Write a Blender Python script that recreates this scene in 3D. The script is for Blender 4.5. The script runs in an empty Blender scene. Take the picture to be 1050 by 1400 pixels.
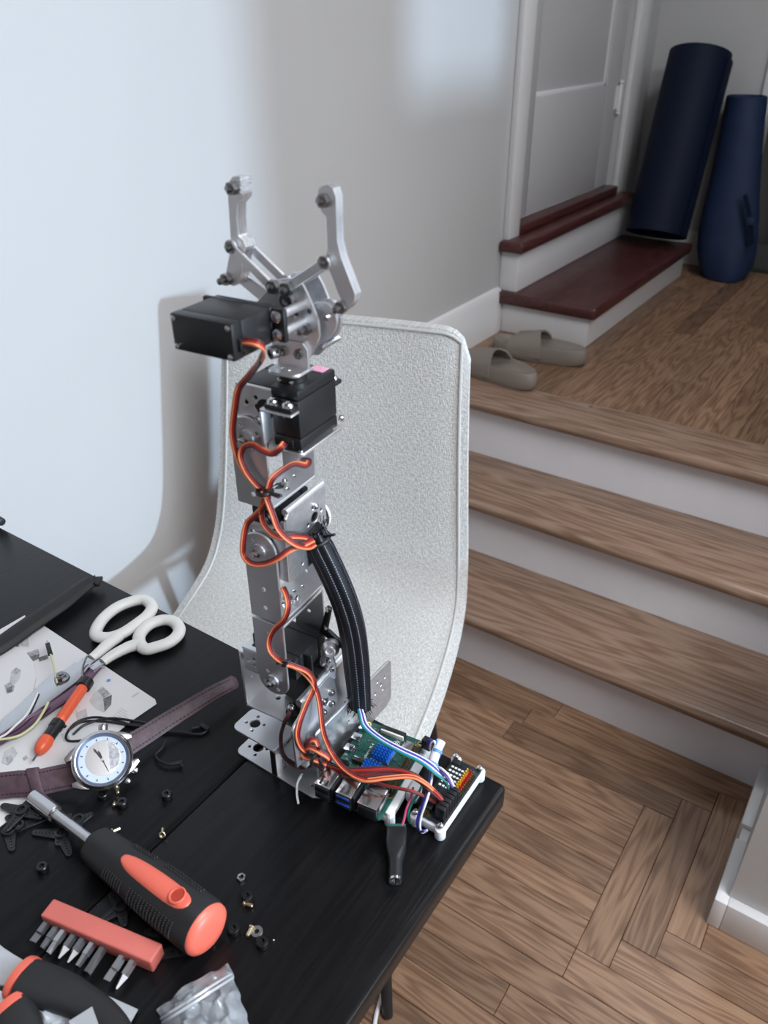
import bpy, bmesh, math, random
from mathutils import Vector, Matrix
random.seed(7)
SC = bpy.context.scene
COL = SC.collection

# ------------------------------------------------------------------ camera
FPX = 1082.04                                   # focal length in pixels of the 1050 x 1400 frame
CAM = Vector((0.16205, -0.41039, 0.53))
CR = Vector((0.82556, 0.56429, -0.00540))       # camera right, up, forward
CU = Vector((-0.29319, 0.43707, 0.85030))
CF = Vector((-0.48218, 0.70039, -0.52627))
cd = bpy.data.cameras.new('camera')
cd.sensor_fit = 'VERTICAL'
cd.sensor_height = 36.0
cd.lens = FPX / 1400 * 36
cd.clip_start = 0.02
cd.dof.use_dof = True
cd.dof.focus_distance = 0.74
cd.dof.aperture_fstop = 10.0
cam = bpy.data.objects.new('camera', cd)
COL.objects.link(cam)
M3 = Matrix((CR, CU, -CF)).transposed()
cam.matrix_world = Matrix.Translation(CAM) @ M3.to_4x4()
SC.camera = cam

# ------------------------------------------------------------------ world, sun, exposure
W = bpy.data.worlds.new('world')
SC.world = W
W.use_nodes = True
bgn = W.node_tree.nodes['Background']
bgn.inputs[0].default_value = (0.90, 0.95, 1.0, 1)
bgn.inputs[1].default_value = 2.7
sun = bpy.data.lights.new('low_sun', 'SUN')
sun.energy = 1.85
sun.color = (0.60, 0.80, 1.0)
sun.angle = math.radians(2.6)
suno = bpy.data.objects.new('low_sun', sun)
COL.objects.link(suno)
suno.rotation_euler = Vector((-1.06, -0.08, -0.030)).to_track_quat('-Z', 'Y').to_euler()
suno.location = (3.5, -0.9, 0.6)
lamp = bpy.data.lights.new('ceiling_lamp', 'AREA')
lamp.shape = 'DISK'
lamp.size = 1.5
lamp.energy = 62.0
lamp.color = (0.94, 0.97, 1.0)
lampo = bpy.data.objects.new('ceiling_lamp', lamp)
COL.objects.link(lampo)
lampo.location = (1.25, 0.05, 1.60)
fill2 = bpy.data.lights.new('landing_fill', 'AREA')  # unseen fill light added to brighten the landing
fill2.shape = 'DISK'
fill2.size = 0.5
fill2.energy = 6.5
fill2.color = (0.95, 0.97, 1.0)
fill2o = bpy.data.objects.new('landing_fill', fill2)
COL.objects.link(fill2o)
fill2o.location = (0.05, 1.70, 1.60)
SC.view_settings.view_transform = 'Standard'
SC.view_settings.look = 'None'
SC.view_settings.gamma = 1.0
SC.view_settings.use_curve_mapping = False
SC.view_settings.exposure = 0.2
SC.cycles.use_denoising = True
SC.cycles.max_bounces = 8
SC.cycles.diffuse_bounces = 5
SC.cycles.caustics_reflective = False
SC.cycles.caustics_refractive = False
SC.cycles.sample_clamp_indirect = 6.0


def portal(x, y0, y1, z0, z1):
    l = bpy.data.lights.new('window_portal', 'AREA')
    l.shape = 'RECTANGLE'
    l.size = y1 - y0
    l.size_y = z1 - z0
    l.cycles.is_portal = True
    o = bpy.data.objects.new('window_portal', l)
    COL.objects.link(o)
    o.location = (x, (y0 + y1) / 2, (z0 + z1) / 2)
    o.rotation_euler = Vector((-1, 0, 0)).to_track_quat('-Z', 'Z').to_euler()
    return o


# ------------------------------------------------------------------ materials
def pmat(name, col, rough=0.5, metal=0.0, spec=0.5, noise=None, bump=None, coat=0.0, sheen=0.0):
    """noise = (scale, amount): mild colour mottling; bump = (scale, strength, distance)"""
    m = bpy.data.materials.new(name)
    m.use_nodes = True
    nt = m.node_tree
    b = nt.nodes['Principled BSDF']
    b.inputs['Base Color'].default_value = (*col, 1)
    b.inputs['Roughness'].default_value = rough
    b.inputs['Metallic'].default_value = metal
    b.inputs['Specular IOR Level'].default_value = spec
    b.inputs['Coat Weight'].default_value = coat
    b.inputs['Sheen Weight'].default_value = sheen
    tc = nt.nodes.new('ShaderNodeTexCoord')
    if noise:
        n = nt.nodes.new('ShaderNodeTexNoise')
        n.inputs['Scale'].default_value = noise[0]
        n.inputs['Detail'].default_value = 5
        nt.links.new(tc.outputs['Object'], n.inputs['Vector'])
        r = nt.nodes.new('ShaderNodeValToRGB')
        a = noise[1]
        r.color_ramp.elements[0].position = 0.3
        r.color_ramp.elements[1].position = 0.7
        r.color_ramp.elements[0].color = (*[c * (1 - a) for c in col], 1)
        r.color_ramp.elements[1].color = (*[min(1, c * (1 + a)) for c in col], 1)
        nt.links.new(n.outputs['Fac'], r.inputs['Fac'])
        nt.links.new(r.outputs['Color'], b.inputs['Base Color'])
    if bump:
        n2 = nt.nodes.new('ShaderNodeTexNoise')
        n2.inputs['Scale'].default_value = bump[0]
        n2.inputs['Detail'].default_value = 3
        nt.links.new(tc.outputs['Object'], n2.inputs['Vector'])
        bp = nt.nodes.new('ShaderNodeBump')
        bp.inputs['Strength'].default_value = bump[1]
        bp.inputs['Distance'].default_value = bump[2]
        nt.links.new(n2.outputs['Fac'], bp.inputs['Height'])
        nt.links.new(bp.outputs['Normal'], b.inputs['Normal'])
    return m


def wood_mat(name, dark, mid, light, axis=0, scale=1.0, rough=0.38, vary=0.25, spec=0.5):
    """long-grained wood: stretched noise for the streaks, distorted bands for the cathedral figure"""
    m = bpy.data.materials.new(name)
    m.use_nodes = True
    nt = m.node_tree
    L = nt.links.new
    b = nt.nodes['Principled BSDF']
    b.inputs['Roughness'].default_value = rough
    b.inputs['Specular IOR Level'].default_value = spec
    tc = nt.nodes.new('ShaderNodeTexCoord')
    oi = nt.nodes.new('ShaderNodeObjectInfo')
    mul = nt.nodes.new('ShaderNodeVectorMath')
    mul.operation = 'SCALE'
    mul.inputs[0].default_value = (7.3, 5.1, 9.7)
    L(oi.outputs['Random'], mul.inputs['Scale'])
    add = nt.nodes.new('ShaderNodeVectorMath')
    L(tc.outputs['Object'], add.inputs[0])
    L(mul.outputs[0], add.inputs[1])
    st = [26.0, 26.0, 26.0]
    st[axis] = 2.6
    mp = nt.nodes.new('ShaderNodeMapping')
    mp.inputs['Scale'].default_value = [v * scale for v in st]
    L(add.outputs[0], mp.inputs['Vector'])
    nz = nt.nodes.new('ShaderNodeTexNoise')
    nz.inputs['Scale'].default_value = 1.0
    nz.inputs['Detail'].default_value = 2.0
    nz.inputs['Roughness'].default_value = 0.45
    L(mp.outputs[0], nz.inputs['Vector'])
    # rings: sine of the warped noise height
    mm = nt.nodes.new('ShaderNodeMath')
    mm.operation = 'MULTIPLY'
    mm.inputs[1].default_value = 58.0
    L(nz.outputs['Fac'], mm.inputs[0])
    sn = nt.nodes.new('ShaderNodeMath')
    sn.operation = 'SINE'
    L(mm.outputs[0], sn.inputs[0])
    st2 = [420.0, 420.0, 420.0]
    st2[axis] = 14.0
    mp2 = nt.nodes.new('ShaderNodeMapping')
    mp2.inputs['Scale'].default_value = [v * scale for v in st2]
    L(add.outputs[0], mp2.inputs['Vector'])
    fine = nt.nodes.new('ShaderNodeTexNoise')
    fine.inputs['Scale'].default_value = 1.0
    fine.inputs['Detail'].default_value = 3
    L(mp2.outputs[0], fine.inputs['Vector'])
    mr = nt.nodes.new('ShaderNodeMath')
    mr.operation = 'MULTIPLY_ADD'
    mr.inputs[1].default_value = 0.16
    mr.inputs[2].default_value = 0.22
    L(sn.outputs[0], mr.inputs[0])
    fa = nt.nodes.new('ShaderNodeMath')
    fa.operation = 'MULTIPLY_ADD'
    fa.inputs[1].default_value = 0.62
    L(fine.outputs['Fac'], fa.inputs[0])
    L(mr.outputs[0], fa.inputs[2])
    rp = nt.nodes.new('ShaderNodeValToRGB')
    e = rp.color_ramp.elements
    e[0].position = 0.22
    e[0].color = (*dark, 1)
    e[1].position = 0.82
    e[1].color = (*light, 1)
    k = e.new(0.5)
    k.color = (*mid, 1)
    L(fa.outputs[0], rp.inputs['Fac'])
    hv = nt.nodes.new('ShaderNodeHueSaturation')
    vr = nt.nodes.new('ShaderNodeMapRange')
    vr.inputs['To Min'].default_value = 1 - vary
    vr.inputs['To Max'].default_value = 1 + vary
    L(oi.outputs['Random'], vr.inputs['Value'])
    L(vr.outputs[0], hv.inputs['Value'])
    L(rp.outputs['Color'], hv.inputs['Color'])
    L(hv.outputs['Color'], b.inputs['Base Color'])
    bp = nt.nodes.new('ShaderNodeBump')
    bp.inputs['Strength'].default_value = 0.15
    bp.inputs['Distance'].default_value = 0.001
    L(fine.outputs['Fac'], bp.inputs['Height'])
    L(bp.outputs['Normal'], b.inputs['Normal'])
    return m


def fabric_mat(name, c0, c1, scale):
    m = bpy.data.materials.new(name)
    m.use_nodes = True
    nt = m.node_tree
    L = nt.links.new
    b = nt.nodes['Principled BSDF']
    b.inputs['Roughness'].default_value = 0.95
    b.inputs['Specular IOR Level'].default_value = 0.15
    tc = nt.nodes.new('ShaderNodeTexCoord')
    mp = nt.nodes.new('ShaderNodeMapping')
    L(tc.outputs['UV'], mp.inputs['Vector'])
    mp.inputs['Scale'].default_value = (scale, scale, scale)
    outs = []
    for sx, sy in ((1.0, 0.30), (0.30, 1.0)):
        q = nt.nodes.new('ShaderNodeMapping')
        q.inputs['Scale'].default_value = (sx, sy, 1)
        L(mp.outputs[0], q.inputs['Vector'])
        n = nt.nodes.new('ShaderNodeTexNoise')
        n.inputs['Scale'].default_value = 1.0
        n.inputs['Detail'].default_value = 1.5
        L(q.outputs[0], n.inputs['Vector'])
        outs.append(n.outputs['Fac'])
    mx = nt.nodes.new('ShaderNodeMath')
    mx.operation = 'ADD'
    L(outs[0], mx.inputs[0])
    L(outs[1], mx.inputs[1])
    mr = nt.nodes.new('ShaderNodeMapRange')
    mr.inputs['From Min'].default_value = 0.78
    mr.inputs['From Max'].default_value = 1.22
    L(mx.outputs[0], mr.inputs['Value'])
    rp = nt.nodes.new('ShaderNodeValToRGB')
    rp.color_ramp.elements[0].color = (*c0, 1)
    rp.color_ramp.elements[1].color = (*c1, 1)
    L(mr.outputs[0], rp.inputs['Fac'])
    L(rp.outputs['Color'], b.inputs['Base Color'])
    bp = nt.nodes.new('ShaderNodeBump')
    bp.inputs['Strength'].default_value = 0.5
    bp.inputs['Distance'].default_value = 0.0015
    L(mr.outputs[0], bp.inputs['Height'])
    L(bp.outputs['Normal'], b.inputs['Normal'])
    return m


def plastic_film(name, tint, haze):
    m = bpy.data.materials.new(name)
    m.use_nodes = True
    nt = m.node_tree
    L = nt.links.new
    out = nt.nodes['Material Output']
    nt.nodes.remove(nt.nodes['Principled BSDF'])
    tr = nt.nodes.new('ShaderNodeBsdfTransparent')
    df = nt.nodes.new('ShaderNodeBsdfDiffuse')
    df.inputs['Color'].default_value = (*tint, 1)
    gl = nt.nodes.new('ShaderNodeBsdfGlossy')
    gl.inputs['Roughness'].default_value = 0.12
    m1 = nt.nodes.new('ShaderNodeMixShader')
    m1.inputs[0].default_value = haze
    L(tr.outputs[0], m1.inputs[1])
    L(df.outputs[0], m1.inputs[2])
    fr = nt.nodes.new('ShaderNodeFresnel')
    fr.inputs['IOR'].default_value = 1.6
    m2 = nt.nodes.new('ShaderNodeMixShader')
    L(fr.outputs[0], m2.inputs[0])
    L(m1.outputs[0], m2.inputs[1])
    L(gl.outputs[0], m2.inputs[2])
    L(m2.outputs[0], out.inputs['Surface'])
    return m


def braid_mat(name):
    """woven sleeve: fine diagonal weave with glints on lengthwise filaments painted as paler dots"""
    m = pmat(name, (0.008, 0.009, 0.012), 0.5, spec=0.3)
    nt = m.node_tree
    L = nt.links.new
    b = nt.nodes['Principled BSDF']
    tc = nt.nodes.new('ShaderNodeTexCoord')
    mp = nt.nodes.new('ShaderNodeMapping')
    mp.inputs['Scale'].default_value = (48, 170, 1)
    L(tc.outputs['UV'], mp.inputs['Vector'])
    ck = nt.nodes.new('ShaderNodeTexChecker')
    ck.inputs['Scale'].default_value = 1.0
    ck.inputs['Color1'].default_value = (0.004, 0.004, 0.006, 1)
    ck.inputs['Color2'].default_value = (0.012, 0.014, 0.020, 1)
    L(mp.outputs[0], ck.inputs['Vector'])
    sx = nt.nodes.new('ShaderNodeSeparateXYZ')
    L(tc.outputs['UV'], sx.inputs[0])
    def mth(op, a, v=None):
        q = nt.nodes.new('ShaderNodeMath')
        q.operation = op
        L(a, q.inputs[0])
        if v is not None:
            q.inputs[1].default_value = v
        return q.outputs[0]
    fr = mth('FRACT', mth('MULTIPLY', sx.outputs[0], 11.0))
    line = mth('LESS_THAN', fr, 0.10)
    dot = mth('GREATER_THAN', mth('FRACT', mth('MULTIPLY', sx.outputs[1], 85.0)), 0.45)
    both = nt.nodes.new('ShaderNodeMath')
    both.operation = 'MULTIPLY'
    L(line, both.inputs[0])
    L(dot, both.inputs[1])
    mx = nt.nodes.new('ShaderNodeMix')
    mx.data_type = 'RGBA'
    L(both.outputs[0], mx.inputs['Factor'])
    L(ck.outputs['Color'], mx.inputs['A'])
    mx.inputs['B'].default_value = (0.34, 0.38, 0.45, 1)  # pale dots put the filament glints into the base colour
    L(mx.outputs['Result'], b.inputs['Base Color'])
    bp = nt.nodes.new('ShaderNodeBump')
    bp.inputs['Strength'].default_value = 0.8
    bp.inputs['Distance'].default_value = 0.0008
    L(ck.outputs['Fac'], bp.inputs['Height'])
    L(bp.outputs['Normal'], b.inputs['Normal'])
    return m


MT = dict(
    wall=pmat('wall_paint', (0.50, 0.50, 0.505), 0.55, noise=(3, 0.015), bump=(180, 0.08, 0.001)),
    wall2=pmat('wall_paint_far', (0.53, 0.53, 0.53), 0.6, noise=(3, 0.015)),
    trim=pmat('white_trim', (0.74, 0.74, 0.75), 0.35, bump=(60, 0.05, 0.001)),
    doorp=pmat('door_paint', (0.50, 0.50, 0.51), 0.4, bump=(60, 0.05, 0.001)),
    riser=pmat('riser_paint', (0.78, 0.78, 0.82), 0.5, noise=(9, 0.03), bump=(40, 0.1, 0.001)),
    oak=wood_mat('oak_boards', (0.105, 0.054, 0.030), (0.205, 0.116, 0.068), (0.290, 0.180, 0.112), 0),
    oaky=wood_mat('oak_boards_cross', (0.105, 0.054, 0.030), (0.205, 0.116, 0.068), (0.290, 0.180, 0.112), 1),
    tread=wood_mat('oak_tread', (0.14, 0.082, 0.050), (0.245, 0.154, 0.106), (0.33, 0.225, 0.165), 0, 0.7, 0.3, 0.06),
    redwood=wood_mat('red_stained_wood', (0.045, 0.012, 0.011), (0.070, 0.020, 0.019), (0.10, 0.032, 0.030), 1, 0.8, 0.35, 0.05),
    subfloor=pmat('subfloor', (0.035, 0.022, 0.015), 0.9),
    table=wood_mat('black_brown_veneer', (0.0042, 0.0042, 0.0050), (0.0056, 0.0056, 0.0065), (0.0080, 0.0080, 0.0090), 1, 1.2, 0.30, 0.0, 0.20),
    tedge=pmat('black_brown_edge', (0.022, 0.020, 0.022), 0.5),
    fabric=fabric_mat('grey_woven_fabric', (0.48, 0.48, 0.473), (0.68, 0.68, 0.67), 520),
    piping=fabric_mat('grey_piping', (0.38, 0.38, 0.37), (0.68, 0.68, 0.67), 400),
    legblack=pmat('black_leg', (0.012, 0.012, 0.013), 0.45),
    alu=pmat('brushed_aluminium', (0.83, 0.84, 0.87), 0.42, 1.0, bump=(900, 0.10, 0.0002)),
    alu2=pmat('satin_aluminium', (0.76, 0.78, 0.82), 0.42, 1.0, noise=(260, 0.10), bump=(500, 0.25, 0.0003)),
    steel=pmat('bright_steel', (0.62, 0.62, 0.64), 0.2, 1.0),
    dsteel=pmat('dark_steel', (0.30, 0.30, 0.31), 0.28, 1.0),
    plumrefl=pmat('plum_reflection_steel', (0.22, 0.13, 0.19), 0.30, 1.0),  # a plum reflection on the blade, put into the metal's colour
    brass=pmat('pale_brass', (0.70, 0.60, 0.42), 0.28, 1.0),
    black=pmat('black_plastic', (0.010, 0.011, 0.013), 0.40, bump=(700, 0.08, 0.0002)),
    blackg=pmat('glossy_black', (0.008, 0.008, 0.009), 0.22),
    rubber=pmat('black_rubber', (0.013, 0.013, 0.015), 0.62),
    orange=pmat('orange_plastic', (0.78, 0.115, 0.045), 0.35),
    coral=pmat('coral_plastic', (0.80, 0.155, 0.105), 0.38),
    salmon=pmat('salmon_rubber', (0.62, 0.155, 0.13), 0.55, noise=(40, 0.04)),
    dorange=pmat('shaded_hole_orange', (0.42, 0.04, 0.02), 0.5),  # darker orange carries the shade inside the handle's hole
    white=pmat('white_plastic', (0.74, 0.74, 0.72), 0.38),
    whiteg=pmat('white_printed_plastic', (0.80, 0.82, 0.85), 0.4),
    paper=pmat('manual_paper', (0.70, 0.70, 0.72), 0.7, bump=(60, 0.1, 0.001)),
    ink=pmat('grey_ink', (0.36, 0.36, 0.38), 0.7, noise=(400, 0.4)),
    inkd=pmat('dark_ink', (0.15, 0.15, 0.155), 0.6, noise=(400, 0.5)),
    inkl=pmat('pale_ink', (0.52, 0.52, 0.54), 0.7, noise=(120, 0.15)),
    inkb=pmat('blue_ink', (0.10, 0.30, 0.70), 0.6),
    pcb=pmat('green_board', (0.010, 0.075, 0.060), 0.35, noise=(220, 0.35)),
    pcbd=pmat('dark_board', (0.010, 0.016, 0.022), 0.4, noise=(300, 0.4)),
    heat=pmat('blue_anodised', (0.02, 0.20, 0.80), 0.32, 0.5),
    usbblue=pmat('usb_blue', (0.02, 0.10, 0.55), 0.4),
    gold=pmat('gold_contact', (0.75, 0.55, 0.2), 0.3, 1.0),
    yellow=pmat('yellow_pin', (0.80, 0.52, 0.03), 0.4),
    red=pmat('red_pin', (0.55, 0.02, 0.03), 0.4),
    pink=pmat('pink_sticker', (0.75, 0.36, 0.52), 0.5, noise=(500, 0.2)),
    teal=pmat('teal_terminal', (0.02, 0.13, 0.11), 0.4),
    w_orange=pmat('wire_orange', (0.74, 0.23, 0.10), 0.42),
    w_red=pmat('wire_red', (0.36, 0.022, 0.020), 0.42),
    w_brown=pmat('wire_brown', (0.085, 0.020, 0.024), 0.42),
    w_white=pmat('wire_white', (0.75, 0.75, 0.78), 0.42),
    w_blue=pmat('wire_blue', (0.025, 0.035, 0.42), 0.42),
    w_lblue=pmat('wire_light_blue', (0.03, 0.25, 0.62), 0.42),
    w_purple=pmat('wire_purple', (0.10, 0.05, 0.30), 0.42),
    w_green=pmat('wire_green', (0.01, 0.20, 0.15), 0.42),
    w_pink=pmat('wire_pink', (0.50, 0.05, 0.15), 0.42),
    w_yell=pmat('wire_pale_yellow', (0.62, 0.62, 0.36), 0.42),
    w_black=pmat('wire_black', (0.010, 0.010, 0.012), 0.45),
    leather=pmat('plum_leather', (0.080, 0.047, 0.060), 0.5, noise=(160, 0.25), bump=(500, 0.25, 0.0004)),
    leatherd=pmat('dark_leather', (0.026, 0.014, 0.018), 0.5, bump=(500, 0.25, 0.0004)),
    thread=pmat('dark_thread', (0.014, 0.008, 0.012), 0.7),
    dial=pmat('silver_dial', (0.30, 0.36, 0.48), 0.4, 0.4),
    chapter=pmat('white_chapter_ring', (0.46, 0.53, 0.62), 0.5),
    rehaut=pmat('blue_grey_ring', (0.16, 0.20, 0.30), 0.35, 0.5),
    navy=pmat('navy_mat', (0.0022, 0.0068, 0.0230), 0.65, spec=0.22, bump=(200, 0.1, 0.001)),
    navyb=pmat('blue_bag_cloth', (0.0040, 0.0175, 0.062), 0.7, noise=(14, 0.25)),
    taupe=pmat('taupe_foam', (0.215, 0.185, 0.160), 0.6),
    taupei=pmat('taupe_footbed', (0.175, 0.150, 0.130), 0.7),
    openshade=pmat('opening_shade', (0.02, 0.017, 0.015), 0.9),
    braid=braid_mat('black_braided_sleeve'),
    film=plastic_film('clear_film', (0.72, 0.78, 0.86), 0.30),
    film2=plastic_film('cloudy_film', (0.75, 0.79, 0.85), 0.50),
)


# ------------------------------------------------------------------ mesh helpers
def frame(d, up=Vector((0, 0, 1))):
    d = d.normalized()
    if abs(d.dot(up)) > 0.97:
        up = Vector((1, 0, 0)) if abs(d.x) < 0.9 else Vector((0, 1, 0))
    a = d.cross(up).normalized()
    return a, a.cross(d).normalized()            # side, up'


def spline(pts, n=6, closed=False):
    """Catmull-Rom through the points"""
    P = [Vector(p) for p in pts]
    N = len(P)
    out = []
    rng = range(N if closed else N - 1)
    for i in rng:
        p1, p2 = P[i], P[(i + 1) % N]
        p0 = P[(i - 1) % N] if (closed or i > 0) else p1 * 2 - p2
        p3 = P[(i + 2) % N] if (closed or i + 2 < N) else p2 * 2 - p1
        for k in range(n):
            t = k / n
            out.append(0.5 * ((2 * p1) + (p2 - p0) * t + (2 * p0 - 5 * p1 + 4 * p2 - p3) * t * t
                              + (3 * p1 - p0 - 3 * p2 + p3) * t ** 3))
    if not closed:
        out.append(P[-1])
    return out


class MB:
    def __init__(self):
        self.v, self.f, self.uv = [], [], {}

    def add(self, vs, fs):
        n = len(self.v)
        self.v += [tuple(p) for p in vs]
        self.f += [tuple(i + n for i in f) for f in fs]
        return self

    def box(self, lo, hi, M=None):
        x0, y0, z0 = lo
        x1, y1, z1 = hi
        vs = [Vector(p) for p in ((x0, y0, z0), (x1, y0, z0), (x1, y1, z0), (x0, y1, z0),
                                  (x0, y0, z1), (x1, y0, z1), (x1, y1, z1), (x0, y1, z1))]
        if M is not None:
            vs = [M @ p for p in vs]
        return self.add(vs, [(0, 3, 2, 1), (4, 5, 6, 7), (0, 1, 5, 4), (1, 2, 6, 5), (2, 3, 7, 6), (3, 0, 4, 7)])

    def cyl(self, p0, p1, r0, r1=None, n=16, caps=True):
        p0, p1 = Vector(p0), Vector(p1)
        r1 = r0 if r1 is None else r1
        a, b = frame(p1 - p0)
        vs = []
        for p, r in ((p0, r0), (p1, r1)):
            for i in range(n):
                t = 2 * math.pi * i / n
                vs.append(p + a * (r * math.cos(t)) + b * (r * math.sin(t)))
        fs = [(i, (i + 1) % n, n + (i + 1) % n, n + i) for i in range(n)]
        if caps:
            fs += [tuple(range(n - 1, -1, -1)), tuple(range(n, 2 * n))]
        return self.add(vs, fs)

    def lathe(self, p0, d, prof, n=24, capped=True, up=Vector((0, 0, 1)), sx=1.0, sy=1.0):
        """prof = [(distance along d, radius)]"""
        p0, d = Vector(p0), Vector(d).normalized()
        a, b = frame(d, up)
        vs, fs = [], []
        for s, r in prof:
            for i in range(n):
                t = 2 * math.pi * i / n
                vs.append(p0 + d * s + a * (r * sx * math.cos(t)) + b * (r * sy * math.sin(t)))
        m = len(prof)
        for k in range(m - 1):
            for i in range(n):
                j = (i + 1) % n
                fs.append((k * n + i, k * n + j, (k + 1) * n + j, (k + 1) * n + i))
        if capped:
            fs += [tuple(range(n - 1, -1, -1)), tuple(range((m - 1) * n, m * n))]
        return self.add(vs, fs)

    def tube(self, pts, r, n=8, closed=False, flat=1.0, up=Vector((0, 0, 1)), shape=None):
        """sweep a round (or flattened) section along pts; r may be a list"""
        P = [Vector(p) for p in pts]
        N = len(P)
        R = r if isinstance(r, (list, tuple)) else [r] * N
        vs, fs = [], []
        side = None
        for k in range(N):
            if closed:
                d = P[(k + 1) % N] - P[k - 1]
            else:
                d = P[min(k + 1, N - 1)] - P[max(k - 1, 0)]
            d = d.normalized() if d.length > 1e-9 else Vector((0, 0, 1))
            if flat != 1.0 or side is None:
                a, b = frame(d, up)
                if side is not None and a.dot(side) < 0:
                    a, b = -a, -b
            else:
                a = (side - d * side.dot(d)).normalized()
                b = a.cross(d)
            side = a
            for i in range(n):
                t = 2 * math.pi * i / n
                q = R[k] * (shape(t) if shape else 1.0)
                vs.append(P[k] + a * (q * math.cos(t)) + b * (q * flat * math.sin(t)))
        last = N if closed else N - 1
        for k in range(last):
            k2 = (k + 1) % N
            for i in range(n):
                j = (i + 1) % n
                fs.append((k * n + i, k * n + j, k2 * n + j, k2 * n + i))
        if not closed:
            fs += [tuple(range(n - 1, -1, -1)), tuple(range((N - 1) * n, N * n))]
        return self.add(vs, fs)

    def ribbon(self, pts, wid, th, widths=None):
        """flat band: wid = list of unit width vectors (or one), th thickness"""
        P = [Vector(p) for p in pts]
        N = len(P)
        vs, fs = [], []
        for k in range(N):
            w = Vector(wid[k] if isinstance(wid, list) else wid).normalized()
            d = (P[min(k + 1, N - 1)] - P[max(k - 1, 0)]).normalized()
            w = (w - d * w.dot(d)).normalized()
            nrm = d.cross(w).normalized()
            h = widths[k] / 2
            vs += [P[k] - w * h - nrm * th / 2, P[k] + w * h - nrm * th / 2, P[k] + w * h + nrm * th / 2, P[k] - w * h + nrm * th / 2]
        for k in range(N - 1):
            for i in range(4):
                j = (i + 1) % 4
                fs.append((4 * k + i, 4 * k + j, 4 * k + 4 + j, 4 * k + 4 + i))
        fs += [(3, 2, 1, 0), tuple(4 * (N - 1) + i for i in range(4))]
        return self.add(vs, fs)

    def prism(self, poly, z0, z1, M=None):
        n = len(poly)
        vs = [Vector((x, y, z0)) for x, y in poly] + [Vector((x, y, z1)) for x, y in poly]
        if M is not None:
            vs = [M @ p for p in vs]
        fs = [(i, (i + 1) % n, n + (i + 1) % n, n + i) for i in range(n)]
        fs += [tuple(range(n - 1, -1, -1)), tuple(range(n, 2 * n))]
        return self.add(vs, fs)

    def build(self, name, mat, parent=None, bevel=0.0, seg=2, smooth=35, kind=None, label=None):
        me = bpy.data.meshes.new(name)
        me.from_pydata(self.v, [], self.f)
        bm = bmesh.new()
        bm.from_mesh(me)
        bmesh.ops.recalc_face_normals(bm, faces=bm.faces)
        if bevel:
            es = [e for e in bm.edges if len(e.link_faces) == 2 and e.calc_face_angle(0) > 0.6]
            bmesh.ops.bevel(bm, geom=es, offset=bevel, segments=seg, profile=0.5, affect='EDGES', clamp_overlap=True)
        bm.to_mesh(me)
        bm.free()
        finish(me, mat, smooth)
        return link(name, me, parent, kind, label)


def finish(me, mat, smooth=35):
    if mat is not None:
        me.materials.append(MT[mat] if isinstance(mat, str) else mat)
    if smooth:
        for p in me.polygons:
            p.use_smooth = True
        me.set_sharp_from_angle(angle=math.radians(smooth))


def link(name, me, parent=None, kind=None, label=None):
    o = bpy.data.objects.new(name, me)
    COL.objects.link(o)
    if parent is not None:
        o.parent = parent
    if kind:
        o['kind'] = kind
    if label:
        o['label'] = label
    return o


def thing(name, label, cat, loc=(0, 0, 0), rotz=0.0, group=None):
    o = bpy.data.objects.new(name, None)
    o.empty_display_size = 0.02
    COL.objects.link(o)
    o.location = loc
    o.rotation_euler = (0, 0, rotz)
    return tag(o, label, cat, group)


def tag(o, label, cat, group=None):
    o['label'] = label
    o['category'] = cat
    if group:
        o['group'] = group
    return o


def circ(cx, cy, r, n=14):
    return [(cx + r * math.cos(2 * math.pi * i / n), cy + r * math.sin(2 * math.pi * i / n)) for i in range(n)]


def arc(cx, cy, r, a0, a1, n=8):
    return [(cx + r * math.cos(math.radians(a0 + (a1 - a0) * i / n)), cy + r * math.sin(math.radians(a0 + (a1 - a0) * i / n))) for i in range(n + 1)]


def rrect(x0, y0, x1, y1, r, n=5):
    return (arc(x1 - r, y0 + r, r, -90, 0, n) + arc(x1 - r, y1 - r, r, 0, 90, n)
            + arc(x0 + r, y1 - r, r, 90, 180, n) + arc(x0 + r, y0 + r, r, 180, 270, n))


def plate_mesh(outline, holes, th, M=None, bev=0.0):
    """sheet with real holes: a filled 2D curve turned into a mesh"""
    cu = bpy.data.curves.new('plate_curve', 'CURVE')
    cu.dimensions = '2D'
    cu.fill_mode = 'BOTH'
    cu.extrude = th / 2 - bev
    cu.bevel_depth = bev
    cu.bevel_resolution = 0
    if bev:
        cu.offset = -bev
    for ring in [outline] + holes:
        s = cu.splines.new('POLY')
        s.points.add(len(ring) - 1)
        for p, q in zip(s.points, ring):
            p.co = (q[0], q[1], 0, 1)
        s.use_cyclic_u = True
    o = bpy.data.objects.new('plate_curve', cu)
    COL.objects.link(o)
    dg = bpy.context.evaluated_depsgraph_get()
    me = bpy.data.meshes.new_from_object(o.evaluated_get(dg))
    bpy.data.objects.remove(o)
    bpy.data.curves.remove(cu)
    if M is not None:
        me.transform(M)
    return me


def plate(name, outline, holes, th, M, mat, parent, bev=0.0003, label=None):
    me = plate_mesh(outline, holes, th, M, bev)
    me.materials.clear()
    finish(me, mat, 30)
    return link(name, me, parent, None, label)


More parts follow.
